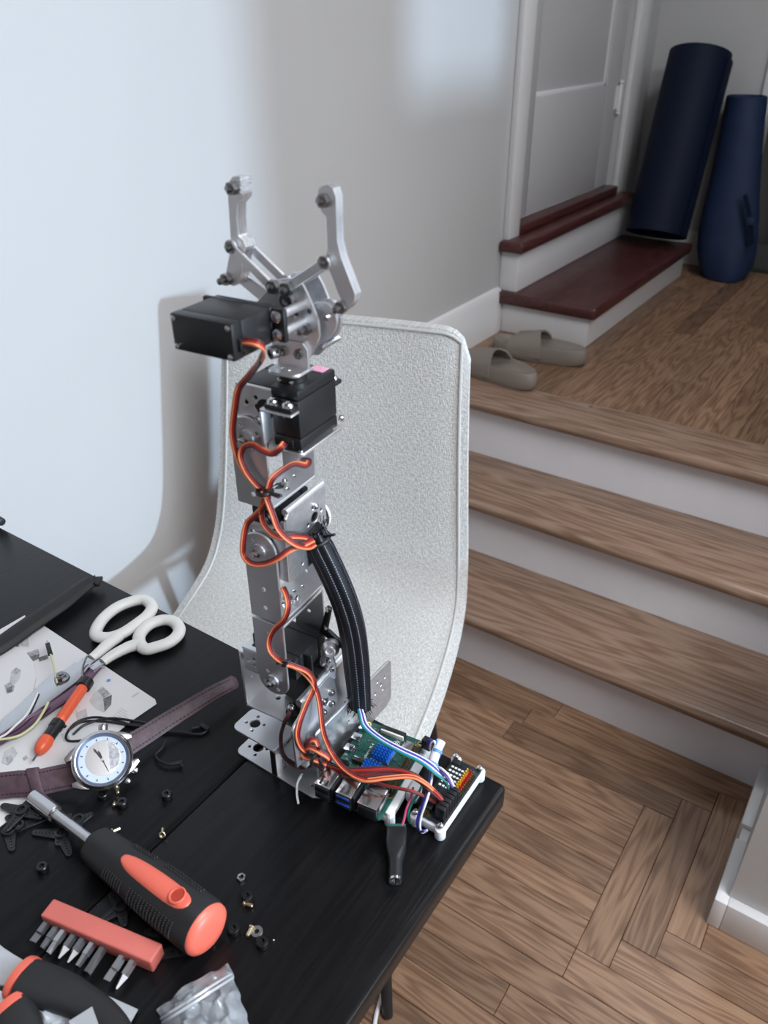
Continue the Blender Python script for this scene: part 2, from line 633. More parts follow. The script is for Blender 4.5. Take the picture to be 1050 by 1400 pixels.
def text_mesh(body, size, M, mat, name, parent, th=0.00006):
    cu = bpy.data.curves.new(name, 'FONT')
    cu.body = body
    cu.size = size
    cu.extrude = th
    cu.align_x = 'CENTER'
    cu.align_y = 'CENTER'
    o = bpy.data.objects.new('lettering_curve', cu)
    COL.objects.link(o)
    dg = bpy.context.evaluated_depsgraph_get()
    me = bpy.data.meshes.new_from_object(o.evaluated_get(dg))
    bpy.data.objects.remove(o)
    bpy.data.curves.remove(cu)
    me.transform(M)
    me.materials.clear()
    finish(me, mat, 0)
    return link(name, me, parent)


def XZ(y):     # maps plate (u, v, n) to (x, y, z): a sheet standing in the x-z plane at y
    return Matrix(((1, 0, 0, 0), (0, 0, -1, y), (0, 1, 0, 0), (0, 0, 0, 1)))


def YZ(x):     # a sheet standing in the y-z plane at x
    return Matrix(((0, 0, 1, x), (1, 0, 0, 0), (0, 1, 0, 0), (0, 0, 0, 1)))


def XY(z):
    return Matrix.Translation((0, 0, z))


# measured points: where the sight line through a spot of the photograph meets a known plane
def ray(px, py):
    return CR * ((px - 525) / FPX) - CU * ((py - 700) / FPX) + CF


def T(px, py, z=0.0):
    d = ray(px, py)
    return CAM + d * ((z - CAM.z) / d.z)


RO = Vector((-0.16, -0.06, 0))                     # robot origin, turned 5 degrees
RA = math.radians(5)
REX = Vector((math.cos(RA), math.sin(RA), 0))
REY = Vector((-math.sin(RA), math.cos(RA), 0))


def U(px, py, v):                                   # robot-frame point on the plane y' = v
    d = ray(px, py)
    p = CAM - RO + d * ((v - (CAM - RO).dot(REY)) / d.dot(REY))
    return Vector((p.dot(REX), p.dot(REY), p.z))

# ================================================================== the room
XW = -0.892                                         # left wall face
ZF, Z1, Z2, Z3 = -0.75, -0.592, -0.434, -0.276      # floor, two treads, landing
Y1, Y2, Y3 = 0.851, 1.058, 1.252                    # riser faces
YB, YF = -2.4, 2.85                                 # back and far wall faces
ZC = 1.65


def struct(name, mb, mat, bevel=0.0, parent=None):
    o = mb.build(name, mat, parent, bevel=bevel)
    if parent is None:
        o['kind'] = 'structure'
    return o


# left wall with the door opening (y 1.80 .. 2.60, from the threshold up)
DY0, DY1, DZ0, DZ1 = 1.80, 2.60, 0.0, 2.0
w = MB()
w.box((XW - 0.10, YB, ZF), (XW, DY0, ZC))
w.box((XW - 0.10, DY1, ZF), (XW, YF + 0.1, ZC))
w.box((XW - 0.10, DY0, ZF), (XW, DY1, DZ0))
struct('wall_left', w, 'wall')
struct('wall_far', MB().box((XW - 0.1, YF, ZF), (-0.475, YF + 0.1, ZC)).box((-0.475, YF, 1.35), (0.5, YF + 0.1, ZC)), 'wall2')
struct('wall_back', MB().box((XW - 0.1, YB - 0.1, ZF), (2.7, YB, ZC)), 'wall')
struct('ceiling', MB().box((XW - 0.1, YB - 0.1, ZC), (2.7, YF + 1.2, ZC + 0.1)), 'trim')
struct('landing_fill_disc', MB().cyl((0.05, 1.70, 1.625), (0.05, 1.70, ZC), 0.27, n=32), 'trim')  # unseen disc above the added landing fill light
cl = struct('ceiling_lamp_disc', MB().cyl((1.25, 0.05, 1.625), (1.25, 0.05, ZC), 0.78, n=40), 'trim')  # unseen fixture disc above the ceiling lamp
# window wall on the right, behind the photographer's shoulder: two openings
e = MB()
XE = 2.6
for a, b_, lo, hi in ((YB, -0.25, ZF, ZC), (-0.25, 1.03, ZF, -0.45), (-0.25, 1.03, 1.3, ZC), (1.03, 1.45, ZF, ZC),
                      (1.45, 1.98, ZF, 0.46), (1.45, 1.98, 1.5, ZC), (1.98, 2.4, ZF, ZC)):
    e.box((XE, a, lo), (XE + 0.12, b_, hi))
struct('wall_right', e, 'wall')
portal(XE + 0.06, -0.25, 1.03, -0.45, 1.3)
portal(XE + 0.06, 1.45, 1.98, 0.46, 1.5)
for k, (a, b_, lo, hi) in enumerate(((-0.25, 1.03, -0.45, 1.3), (1.45, 1.98, 0.46, 1.5))):
    f = MB()
    f.box((XE + 0.03, a, lo), (XE + 0.09, a + 0.04, hi)).box((XE + 0.03, b_ - 0.04, lo), (XE + 0.09, b_, hi))
    f.box((XE + 0.03, a, lo), (XE + 0.09, b_, lo + 0.04)).box((XE + 0.03, a, hi - 0.04), (XE + 0.09, b_, hi))
    struct('window_%d' % (k + 1), f, 'trim')
# the pier beside the stairs, and an unseen wall added to block and shape the daylight
struct('wall_pier', MB().box((0.188, 0.535, ZF), (0.45, 0.871, -0.22)), 'wall')
s = MB()
s.box((0.45, 0.925, ZF), (0.55, 1.22, ZC)).box((0.45, 1.22, ZF), (0.55, 1.90, 0.33)).box((0.45, 1.22, 1.5), (0.55, 1.90, ZC)).box((0.45, 1.90, ZF), (0.55, YF + 0.1, ZC))
struct('wall_light_blocker', s, 'wall')
struct('wall_north', MB().box((0.55, 2.3, ZF), (2.7, 2.4, ZC)), 'wall')
# pier baseboard with its jogged joint
b = MB()
b.box((0.1697, 0.517, ZF), (0.19, 0.655, -0.682)).box((0.1697, 0.690, ZF), (0.19, 0.851, -0.682))
b.box((0.174, 0.655, ZF), (0.19, 0.690, -0.690))
b.box((0.19, 0.517, ZF), (0.45, 0.536, -0.682))
struct('baseboard_pier', b, 'trim', 0.002)

# floor: strip oak, each board its own piece, laid in a woven corner
fl = struct('floor', MB().box((XW, YB, ZF - 0.05), (2.6, 2.30, ZF - 0.016)), 'subfloor')
BW = 0.0555


def board(x0, x1, y0, y1, zt, along, parent, th=0.018):
    g = 0.0004
    m = MB().box((-(x1 - x0) / 2 + g, -(y1 - y0) / 2 + g, -th), ((x1 - x0) / 2 - g, (y1 - y0) / 2 - g, 0))
    o = m.build('floor_board', 'oak' if along == 'x' else 'oaky', parent, bevel=0.0007, seg=1, smooth=0)
    o.location = ((x0 + x1) / 2, (y0 + y1) / 2, zt + random.uniform(-0.0002, 0.0002))
    return o


for k in range(-9, 9):
    y0 = 0.356 + BW * k
    y1 = min(y0 + BW, Y1 + 0.02)
    xe = {6: 0.063, 7: 0.118, 8: 0.172}.get(k, 0.0075)
    if k < 0:                                        # rows running right through
        xs = [0.0075] if k == -1 else [random.uniform(-0.35, 0.3)]
        cuts = sorted(xs + [xs[0] - random.uniform(0.5, 0.9), xs[0] + random.uniform(0.45, 0.8)])
        cuts = [XW + 0.012] + [c for c in cuts if c > XW + 0.15] + [1.25]
    else:
        cuts = [XW + 0.012, xe - random.uniform(0.35, 0.75), xe]
    for a, c in zip(cuts, cuts[1:]):
        if c - a > 0.01:
            board(a, c, y0, y1, ZF, 'x', fl)
for k, xs in ((0, 0.063), (1, 0.118), (2, 0.174)):   # rows to the right of the cross boards
    y0 = 0.356 + BW * k
    c = xs + random.uniform(0.4, 0.7)
    board(xs, c, y0, y0 + BW, ZF, 'x', fl)
    board(c, 1.25, y0, y0 + BW, ZF, 'x', fl)
for i in range(3):                                   # the cross boards
    board(0.0075 + BW * i, 0.0075 + BW * (i + 1), 0.356 + BW * i, 0.356 + BW * (6 + i), ZF, 'y', fl)
st = MB().box((XW, YB, ZF - 0.016), (2.6, 0.356 - 9 * BW, ZF)).box((1.25, -0.15, ZF - 0.016), (2.6, 1.3, ZF)).box((0.45, 0.52, ZF - 0.016), (1.25, 1.45, ZF))
r = st.build('floor_boards_behind_camera', 'oak', fl)
r['kind'] = 'stuff'

# landing floor: boards running away, a border board along the nosing
lf = struct('floor_landing', MB().box((XW, Y3 + 0.01, Z3 - 0.06), (0.45, YF, Z3 - 0.018)), 'subfloor')
xb = XW
i = 0
while xb < 0.45:
    x1 = min(xb + 0.057, 0.45)
    cut = 1.37 + [0.62, 1.1, 0.35, 0.9][i % 4] + random.uniform(-0.1, 0.1)
    board(xb, x1, 1.37, cut, Z3, 'y', lf)
    board(xb, x1, cut, YF, Z3, 'y', lf)
    xb = x1
    i += 1

# the stairs
sx0, sx1 = XW + 0.001, 0.187
stairs = thing('staircase', 'three-step oak staircase with white risers climbing to the landing', 'stairs', (0, 0, 0))


def nosed(name, y0, y1, zt, th=0.027, over=0.033):
    """tread with a rounded nose at its front edge"""
    pr = [(y1, zt), (y1, zt - th)] + arc(y0 - over + th / 2, zt - th / 2, th / 2, 270, 90, 8)
    M = Matrix(((0, 0, 1, 0), (1, 0, 0, 0), (0, 1, 0, 0), (0, 0, 0, 1)))
    m = MB().prism(pr, sx0, sx1, M)
    return m.build(name, 'tread', stairs, smooth=40)


nosed('tread', Y1, Y2 + 0.005, Z1)
nosed('tread', Y2, Y3 + 0.005, Z2)
nosed('landing_nosing', Y3, 1.3695, Z3)
for ya, za, zb in ((Y1, ZF - 0.016, Z1 - 0.0275), (Y2, Z1 + 0.0005, Z2 - 0.0275), (Y3, Z2 + 0.0005, Z3 - 0.0275)):
    MB().box((sx0, ya, za), (sx1, ya + 0.016, zb)).build('riser', 'riser', stairs)
MB().box((-0.436, 1.347, Z3 + 0.0002), (-0.427, 1.356, Z3 + 0.0012)).build('wood_knot', 'inkd', stairs)

# baseboards
def base_profile(z0, h, t):
    return [(0, z0), (t, z0), (t, z0 + h - 0.018), (t * 0.55, z0 + h - 0.004), (0.0, z0 + h)]


m = MB().prism(base_profile(Z3 + 0.0005, 0.134, 0.016), 1.235, 1.728, Matrix(((1, 0, 0, XW), (0, 0, 1, 0), (0, 1, 0, 0), (0, 0, 0, 1))))
struct('baseboard_landing', m, 'trim')
m = MB().prism(base_profile(ZF + 0.0005, 0.11, 0.016), YB, Y1 - 0.03, Matrix(((1, 0, 0, XW), (0, 0, 1, 0), (0, 1, 0, 0), (0, 0, 0, 1))))
struct('baseboard_left', m, 'trim')
m = MB().prism(base_profile(Z3 + 0.0005, 0.12, 0.016), XW + 0.001, -0.47, Matrix(((0, 0, 1, 0), (-1, 0, 0, YF), (0, 1, 0, 0), (0, 0, 0, 1))))
struct('baseboard_far', m, 'trim')
# door casing
m = MB()
m.box((XW, 1.735, DZ0 - 0.03), (XW + 0.020, DY0 + 0.004, ZC)).box((XW, DY1 - 0.004, DZ0 - 0.03), (XW + 0.020, 2.70, ZC))
struct('trim_1', m, 'trim', 0.004)
m = MB().box((-0.495, YF - 0.018, Z3), (-0.462, YF + 0.001, 1.35)).box((-0.478, YF, Z3), (-0.470, YF + 0.1, 1.35))
struct('trim_2', m, 'trim', 0.003)
struct('wall_dark_backing', MB().box((-1.4, YF + 0.5, Z3 - 0.3), (0.6, YF + 0.6, ZC)).box((-0.52, YF, Z3 - 0.06), (0.6, YF + 0.5, Z3 - 0.004)).box((0.5, YF + 0.1, Z3), (0.6, YF + 0.5, ZC)), 'openshade')  # near-black boxes close the opening, its darkness put into their colour

# the panelled door: recessed lower and upper panel, hinges with knuckles
d = MB()
XD = XW - 0.022
d.box((XD - 0.035, DY0 + 0.004, DZ0 + 0.022), (XD - 0.012, DY1 - 0.004, ZC))
for a, c, lo, hi in ((DY0 + 0.004, 1.93, DZ0 + 0.022, ZC), (2.485, DY1 - 0.004, DZ0 + 0.022, ZC),
                     (1.93, 2.485, DZ0 + 0.022, 0.345), (1.93, 2.485, 1.3, ZC)):
    d.box((XD - 0.014, a, lo), (XD, c, hi))
door = struct('door_1', d, 'doorp', 0.0025)
pm = MB()
pm.box((XD - 0.013, 1.93, 0.345), (XD - 0.006, 2.485, 0.357)).box((XD - 0.013, 2.473, 0.345), (XD - 0.006, 2.485, 1.3)).box((XD - 0.013, 1.93, 0.345), (XD - 0.006, 1.942, 1.3))
struct('panel_moulding', pm, 'trim', 0.002, door)
hg = MB()
hg.cyl((XD + 0.008, DY1 - 0.006, 0.262), (XD + 0.008, DY1 - 0.006, 0.345), 0.007)
hg.box((XD, DY1 - 0.03, 0.268), (XD + 0.003, DY1 - 0.004, 0.340))
for z in (0.256, 0.351):
    hg.lathe((XD + 0.008, DY1 - 0.006, z - 0.006), (0, 0, 1), [(0, 0.003), (0.004, 0.008), (0.008, 0.008), (0.012, 0.003)], 12)
for z in (0.289, 0.318):
    hg.cyl((XD + 0.008, DY1 - 0.006, z - 0.001), (XD + 0.008, DY1 - 0.006, z + 0.001), 0.0078)
struct('hinge', hg, 'trim', 0, door)

# the boxed step up to the door
ds = thing('door_step', 'two-level white boxed step with dark red treads below the panelled door', 'step', (-0.75, 2.2, Z3))
O = Vector((-0.75, 2.2, Z3))


def dbox(name, lo, hi, mat, bevel=0):
    m = MB().box(Vector(lo) - O, Vector(hi) - O)
    return m.build(name, mat, ds, bevel=bevel, seg=3)


SY0, SY1 = 1.732, 2.648
dbox('lower_box', (XW + 0.001, SY0, Z3 + 0.0005), (-0.602, SY1, -0.188), 'trim', 0.0015)
dbox('lower_tread', (XW + 0.001, SY0 - 0.024, -0.187), (-0.577, SY1 - 0.01, -0.152), 'redwood', 0.009)
dbox('upper_box', (XW + 0.001, SY0, -0.1515), (-0.834, SY1, -0.038), 'trim', 0.0015)
dbox('upper_tread', (XW + 0.001, SY0 - 0.024, -0.037), (-0.815, SY1 + 0.01, -0.006), 'redwood', 0.009)
dbox('threshold', (XW - 0.03, DY0 + 0.001, -0.0055), (XW + 0.024, DY1 - 0.001, 0.021), 'redwood', 0.005)

# ================================================================== things on the landing
def mat_roll(name, label, cat, p0, p1, r, layers, matn, cut=0.0):
    """rolled mat leaning on the wall: an open spiral, stepped at the outer end"""
    p0, p1 = Vector(p0), Vector(p1)
    t = thing(name, label, cat, p0)
    d = (p1 - p0)
    L_ = d.length
    d.normalize()
    a, b = frame(d, Vector((0, 1, 0)))
    m = MB()
    n = 26 * layers
    vs, fs = [], []
    th = 0.006
    for i in range(n + 1):
        q = i / 26
        ang = 2 * math.pi * q + 3.5
        rr = r - (layers - q) * (th + 0.0022)
        top = L_ - (0.022 if q > layers - 0.42 else 0)
        c, s_ = math.cos(ang), math.sin(ang)
        for rad, zz in ((rr, 0), (rr + th, 0), (rr + th, top), (rr, top)):
            vs.append(a * (rad * c) + b * (rad * s_) + d * zz)
    for i in range(n):
        for k in range(4):
            fs.append((4 * i + k, 4 * i + (k + 1) % 4, 4 * i + 4 + (k + 1) % 4, 4 * i + 4 + k))
    fs += [(3, 2, 1, 0), (4 * n, 4 * n + 1, 4 * n + 2, 4 * n + 3)]
    m.add(vs, fs)
    m.build('rolled_sheet', matn, t, smooth=40)
    return t


mat_roll('yoga_mat', 'dark navy rolled exercise mat standing on the red step, leaning into the corner', 'mat',
         (-0.686, 2.530, -0.1145), (-0.692, 2.728, 0.434), 0.103, 4, 'navy')

# blue bag leaning beside it: round tube above, flattened angular fold at the foot
bag = thing('mat_bag', 'blue cloth exercise mat bag with a folded foot standing on the landing floor', 'bag', (-0.46, 2.70, Z3))
O = Vector((-0.46, 2.70, Z3))
vs, fs = [], []
n = 28
prof = [(0.0, 0.030, 0.035, 0.0), (0.004, 0.075, 0.070, 0.0), (0.05, 0.098, 0.082, 0.0), (0.11, 0.106, 0.080, -0.004),
        (0.17, 0.104, 0.078, -0.004), (0.24, 0.096, 0.074, 0.0), (0.33, 0.086, 0.070, 0.004), (0.45, 0.076, 0.066, 0.010),
        (0.56, 0.069, 0.063, 0.014), (0.628, 0.066, 0.060, 0.016), (0.632, 0.060, 0.055, 0.016), (0.60, 0.056, 0.050, 0.016)]
for z, rx, ry, xo in prof:
    for i in range(n):
        a = 2 * math.pi * i / n
        k = max(0, 1 - z / 0.22)
        ex = 1 - 0.16 * k * (0.5 + 0.5 * math.cos(4 * a + 0.9)) + 0.03 * math.sin(3 * a + 9 * z)
        vs.append((xo - 0.085 * z / 0.63 + rx * ex * math.cos(a), ry * ex * math.sin(a) + 0.08 * z / 0.63, 0.93 * z + 0.0005))
for k in range(len(prof) - 1):
    for i in range(n):
        j = (i + 1) % n
        fs.append((k * n + i, k * n + j, (k + 1) * n + j, (k + 1) * n + i))
fs.append(tuple(range(n - 1, -1, -1)))
fs.append(tuple(range((len(prof) - 1) * n, len(prof) * n)))
MB().add(vs, fs).build('cloth_body', 'navyb', bag, smooth=32)
pts = [Vector((0.020, -0.055, 0.30)), Vector((0.055, -0.055, 0.22)), Vector((0.078, -0.050, 0.14))]
MB().ribbon(spline(pts, 5), Vector((0.6, 1, 0)), 0.002, [0.02] * 11).build('strap', 'navy', bag)
MB().box((0.046, -0.068, 0.205), (0.072, -0.048, 0.230)).build('buckle', 'navyb', bag, bevel=0.003)


def slide(name, label, loc, rz):
    """foam slide sandal, toe along +x: thick sole, sunken footbed, broad strap over the instep"""
    t = thing(name, label, 'sandal', loc, rz, 'pair of slide sandals on the landing')
    L_ = 0.275

    def outline(sc=1.0, n=40):
        o = []
        for i in range(n):
            a = 2 * math.pi * i / n
            x = math.cos(a)
            y = math.sin(a)
            wd = 0.046 + 0.007 * x + 0.004 * math.sin(a) * (1 if x > 0 else -0.5)
            k = abs(x) ** 0.85 * (1 if x > 0 else -1)
            o.append((k * L_ / 2 * sc, math.copysign(abs(y) ** 0.75, y) * wd * sc))
        return o
    n = 40
    vs, fs = [], []
    for sc, z in ((0.93, 0.0), (0.985, 0.005), (1.0, 0.016), (0.985, 0.030), (0.95, 0.036), (0.90, 0.034), (0.80, 0.026), (0.4, 0.025), (0.02, 0.025)):
        for x, y in outline(sc, n):
            heel = 0.010 if x < -0.03 else (0.010 * max(0, (0.03 - x) / 0.06) if x < 0.03 else 0)
            zz = z + (heel * min(1, z / 0.03)) + (0.006 * max(0, (x - 0.09) / 0.05) if z > 0.012 else 0)
            vs.append((x, y, zz))
    m_ = 9
    for k in range(m_ - 1):
        for i in range(n):
            j = (i + 1) % n
            fs.append((k * n + i, k * n + j, (k + 1) * n + j, (k + 1) * n + i))
    fs += [tuple(range(n - 1, -1, -1)), tuple(range((m_ - 1) * n, m_ * n))]
    MB().add(vs, fs).build('sole', 'taupe', t, smooth=60)
    # strap: an arch across, flaring from 60 to 95 mm long at the sides
    vs, fs = [], []
    na, nx = 16, 6
    for lay in (0, 1):
        for i in range(na + 1):
            a = math.pi * i / na
            for j in range(nx + 1):
                u = j / nx - 0.5
                ln = 0.066 + 0.040 * abs(math.cos(a)) ** 1.5
                x = 0.030 + u * ln - 0.018 * math.cos(a) * 0
                r_y = 0.0505 - (0.005 if lay else 0)
                r_z = 0.064 - 0.016 * (u + 0.5) - (0.005 if lay else 0)
                vs.append((x, r_y * math.cos(a), 0.014 + r_z * math.sin(a) ** 0.8))
    S = (na + 1) * (nx + 1)
    idx = lambda l, i, j: l * S + i * (nx + 1) + j
    for i in range(na):
        for j in range(nx):
            fs.append((idx(0, i, j), idx(0, i + 1, j), idx(0, i + 1, j + 1), idx(0, i, j + 1)))
            fs.append((idx(1, i, j), idx(1, i, j + 1), idx(1, i + 1, j + 1), idx(1, i + 1, j)))
    for i in range(na):
        for j in (0, nx):
            fs.append((idx(0, i, j), idx(0, i + 1, j), idx(1, i + 1, j), idx(1, i, j)))
    for j in range(nx):
        for i in (0, na):
            fs.append((idx(0, i, j), idx(0, i, j + 1), idx(1, i, j + 1), idx(1, i, j)))
    MB().add(vs, fs).build('strap', 'taupe', t, bevel=0, smooth=50)
    return t


slide('slide_sandal', 'taupe foam slide sandal nearer the landing edge, partly behind the chair back', (-0.722, 1.395, Z3 + 0.0005), math.radians(166))
slide('slide_sandal', 'taupe foam slide sandal lying against the white boxed step', (-0.684, 1.590, Z3 + 0.0005), math.radians(184))

# ================================================================== the chair
ch = thing('upholstered_chair', 'light grey fabric shell chair tucked in behind the black table', 'chair', (-0.49, 0.30, ZF), math.radians(18))
# chair frame: +x to the right seen from the table, -y towards the table, z up
CPROF = [  # (y, z, half width) down the back and along the seat
    (0.266, 0.890, 0.204), (0.262, 0.86, 0.205), (0.252, 0.78, 0.208), (0.240, 0.70, 0.213), (0.228, 0.62, 0.219),
    (0.213, 0.54, 0.226), (0.190, 0.480, 0.232), (0.145, 0.440, 0.237), (0.07, 0.425, 0.240), (-0.02, 0.422, 0.240),
    (-0.10, 0.425, 0.238), (-0.15, 0.422, 0.234), (-0.175, 0.410, 0.230)]


def chair_shell():
    pr = spline([Vector((y, z, w)) for y, z, w in CPROF], 4)
    N, nu, th = len(pr), 26, 0.034
    vs, fs, uv = [], [], []
    acc = 0
    for lay in (0, 1):
        acc = 0
        for k, p in enumerate(pr):
            if k:
                acc += (Vector((p.x, p.y)) - Vector((pr[k - 1].x, pr[k - 1].y))).length
            d = Vector((pr[min(k + 1, N - 1)].x - pr[max(k - 1, 0)].x, pr[min(k + 1, N - 1)].y - pr[max(k - 1, 0)].y)).normalized()
            nrm = Vector((d.y, -d.x))               # towards the sitter
            hw = p.z
            rc = 0.045                               # rounded top corners
            for i in range(nu + 1):
                u = -1 + 2 * i / nu
                u = math.copysign(abs(u) ** 0.8, u)
                edge = abs(u) ** 6
                off = (th / 2 if lay == 0 else -th / 2) * (1 - 0.72 * edge)
                cup = 0.020 * (abs(u) ** 2.2) * (1 if k < 24 else max(0, 1 - (k - 24) / 12))
                x = u * hw
                dy = 0
                dist = hw - abs(x)
                if dist < rc:
                    dy = rc - math.sqrt(max(0, rc * rc - (rc - dist) ** 2))
                fade = max(0, 1 - acc / 0.12)
                q = Vector((p.x, p.y)) + nrm * (off + cup) - Vector((0, dy * fade))
                vs.append((x, q.x, q.y))
                uv.append((x, acc))
    S = N * (nu + 1)
    ix = lambda l, k, i: l * S + k * (nu + 1) + i
    for k in range(N - 1):
        for i in range(nu):
            fs.append((ix(0, k, i), ix(0, k, i + 1), ix(0, k + 1, i + 1), ix(0, k + 1, i)))
            fs.append((ix(1, k, i), ix(1, k + 1, i), ix(1, k + 1, i + 1), ix(1, k, i + 1)))
    for k in range(N - 1):
        for i in (0, nu):
            fs.append((ix(0, k, i), ix(0, k + 1, i), ix(1, k + 1, i), ix(1, k, i)))
    for i in range(nu):
        for k in (0, N - 1):
            fs.append((ix(0, k, i), ix(0, k, i + 1), ix(1, k, i + 1), ix(1, k, i)))
    me = bpy.data.meshes.new('upholstered_shell')
    me.from_pydata(vs, [], fs)
    ul = me.uv_layers.new(name='UVMap')
    for lp in me.loops:
        ul.data[lp.index].uv = uv[lp.vertex_index]
    bm = bmesh.new()
    bm.from_mesh(me)
    bmesh.ops.recalc_face_normals(bm, faces=bm.faces)
    bm.to_mesh(me)
    bm.free()
    finish(me, 'fabric', 60)
    o = link('upholstered_shell', me, ch)
    # piping seams just in from both side edges, round the top
    rows = [Vector(vs[ix(0, k, nu - 1)]) for k in range(N)]
    left = [Vector(vs[ix(0, k, 1)]) for k in range(N)]
    top = [Vector(vs[ix(0, 1, i)]) for i in range(1, nu)]
    path = left[:1:-1] + top + rows[2:]
    path = [p + Vector((0, -0.0012, 0.0006)) for p in path]
    m = MB().tube(path, 0.0022, 6)
    mb = m.build('piping_seam', 'piping', ch)
    return o


chair_shell()
for sx, sy in ((-1, -1), (1, -1), (-1, 1), (1, 1)):
    top = Vector((sx * 0.155, -0.10 if sy < 0 else 0.13, 0.402))
    bot = Vector((sx * (0.225 if sy < 0 else 0.185), -0.285 if sy < 0 else 0.215, 0.0005))
    MB().tube([top, bot], [0.0125, 0.0085], 14).build('leg', 'legblack', ch)
MB().box((-0.15, -0.10, 0.390), (0.15, 0.13, 0.402)).build('seat_frame', 'legblack', ch, bevel=0.004)

# a white cord on the floor under the table
pts = [(-0.50, 0.42), (-0.36, 0.36), (-0.25, 0.22), (-0.214, 0.125), (-0.2020, 0.090), (-0.185, 0.045), (-0.17, -0.06)]
o = MB().tube(spline([Vector((x, y, ZF + 0.0036)) for x, y in pts], 8), 0.0032, 8).build('cable', 'w_white')
tag(o, 'white power cord lying on the oak floor under the table', 'cord')

# ================================================================== the table
tb = thing('table', 'black-brown wood veneer table with a seam across its top', 'table', (-0.4, -0.45, ZF))
O = Vector((-0.4, -0.45, ZF))
TH = 0.0195


def leaf(name, x0, x1, y0, y1):
    pr = rrect(x0 - O.x, y0 - O.y, x1 - O.x, y1 - O.y, 0.006, 3)
    m = MB().prism(pr, 0.75 - TH, 0.75)
    return m.build(name, 'table', tb, bevel=0.0016, seg=2, smooth=30)


leaf('end_leaf', -0.1952, 0.0, -0.95, 0.0)
leaf('main_top', -0.868, -0.1964, -0.95, 0.0)
MB().box((-0.84 - O.x, -0.90 - O.y, 0.66), (-0.30 - O.x, -0.06 - O.y, 0.729)).build('apron', 'tedge', tb, bevel=0.002)
for x, y in ((-0.82, -0.10), (-0.36, -0.10), (-0.82, -0.86), (-0.36, -0.86)):
    MB().box((x - 0.022 - O.x, y - 0.022 - O.y, 0.0005), (x + 0.022 - O.x, y + 0.022 - O.y, 0.66)).build('leg', 'tedge', tb, bevel=0.003)

# ================================================================== the robot arm
RB = thing('robot_arm', 'silver aluminium robot arm with black servos and a two-finger gripper standing on the table', 'robot arm', RO, RA)
AX = -0.004                                         # x' of the arm's centre line
YFR, YBK = -0.0300, 0.0215                          # front and back arm sheets
S2 = 0.002


def horn_holes(cx, cy, r=0.0085, hole=0.0014, centre=0.0034, rot=0.0):
    hs = [circ(cx, cy, centre, 14)] if centre else []
    for k in range(4):
        a = rot + math.pi / 2 * k
        hs.append(circ(cx + r * math.cos(a), cy + r * math.sin(a), hole, 8))
    return hs


def part(mb, name, mat, parent=RB, bevel=0.0, **k):
    return mb.build(name, mat, parent, bevel=bevel, **k)


def bolt(p, d, parent=RB, r=0.0028, l=0.003, stud=0.0, name='bolt', mat='steel'):
    """pan head or hex nut with the screw end showing"""
    p, d = Vector(p), Vector(d).normalized()
    m = MB()
    if stud:
        m.cyl(p, p + d * l, r * 1.12, r * 1.12, 6)
        m.lathe(p + d * l * 0.9, d, [(0, r * 0.62), (stud, r * 0.62), (stud + 0.0004, r * 0.45)], 10)
    else:
        m.lathe(p, d, [(0, r), (l * 0.45, r), (l * 0.9, r * 0.7), (l, r * 0.36), (l * 0.7, r * 0.30), (l * 0.65, 0.0001)], 12)
    return m.build(name, mat, parent, smooth=40)


def servo(c, ax_out, ax_len, parent=RB, flip=1, ears=True, hx=0.02035):
    """40.7 x 20 x 43 mm servo: c = body centre, ax_out = output direction, ax_len = long direction"""
    c = Vector(c)
    z = Vector(ax_out).normalized()
    x = Vector(ax_len).normalized()
    y = z.cross(x)
    M = Matrix((x, y, z)).transposed().to_4x4()
    M.translation = c
    hy, hz = 0.00985, 0.0195
    m = MB().box((-hx, -hy, -hz + 0.0085), (hx, hy, hz - 0.0065), M)
    o = m.build('servo', 'black', parent, bevel=0.0007, seg=2)
    lid = MB().box((-hx - 0.0002, -hy - 0.0002, -hz), (hx + 0.0002, hy + 0.0002, -hz + 0.0082), M)
    lid.build('bottom_cover', 'black', o, bevel=0.0009)
    cap = MB().box((-hx, -hy, hz - 0.0062), (hx, hy, hz), M)
    cap.build('top_cover', 'black', o, bevel=0.0009)
    g = MB()
    g.cyl(M @ Vector((flip * 0.0105, 0, hz)), M @ Vector((flip * 0.0105, 0, hz + 0.0022)), 0.0088, 0.0080, 20)
    g.cyl(M @ Vector((flip * 0.0105, 0, hz + 0.0022)), M @ Vector((flip * 0.0105, 0, hz + 0.0042)), 0.0068, 0.0065, 20)
    g.build('output_boss', 'black', o)
    if ears:
        for s in (-1, 1):
            e = MB().box((s * hx - 0.0005 if s > 0 else -hx - 0.0075, -hy, 0.0066), (hx + 0.0075 if s > 0 else -hx + 0.0005, hy, 0.0092), M)
            e.build('mounting_ear', 'black', o, bevel=0.0008)
    for sx in (-1, 1):
        for sy in (-1, 1):
            b = bolt(M @ Vector((sx * (hx - 0.0022), sy * (hy - 0.0022), -hz)), -z, o, 0.0016, 0.0012, name='screw')
    return o, M


# ---- base: two channel brackets back to back on the table, a long one along the board side
def bpart(name, outline, holes, th, M, mat='alu', label=None):
    return plate(name, outline, holes, th, M, mat, RB, 0.0003, label)


def toR(p):                                          # world point -> robot frame
    q = Vector(p) - RO
    return Vector((q.dot(REX), q.dot(REY), q.z))


def base_xy(x0, y0):                                 # world xy -> matrix for a sheet lying flat there
    p = toR((x0, y0, 0))
    m = Matrix.Rotation(-RA, 4, 'Z')
    m.translation = Vector((p.x, p.y, 0))
    return m


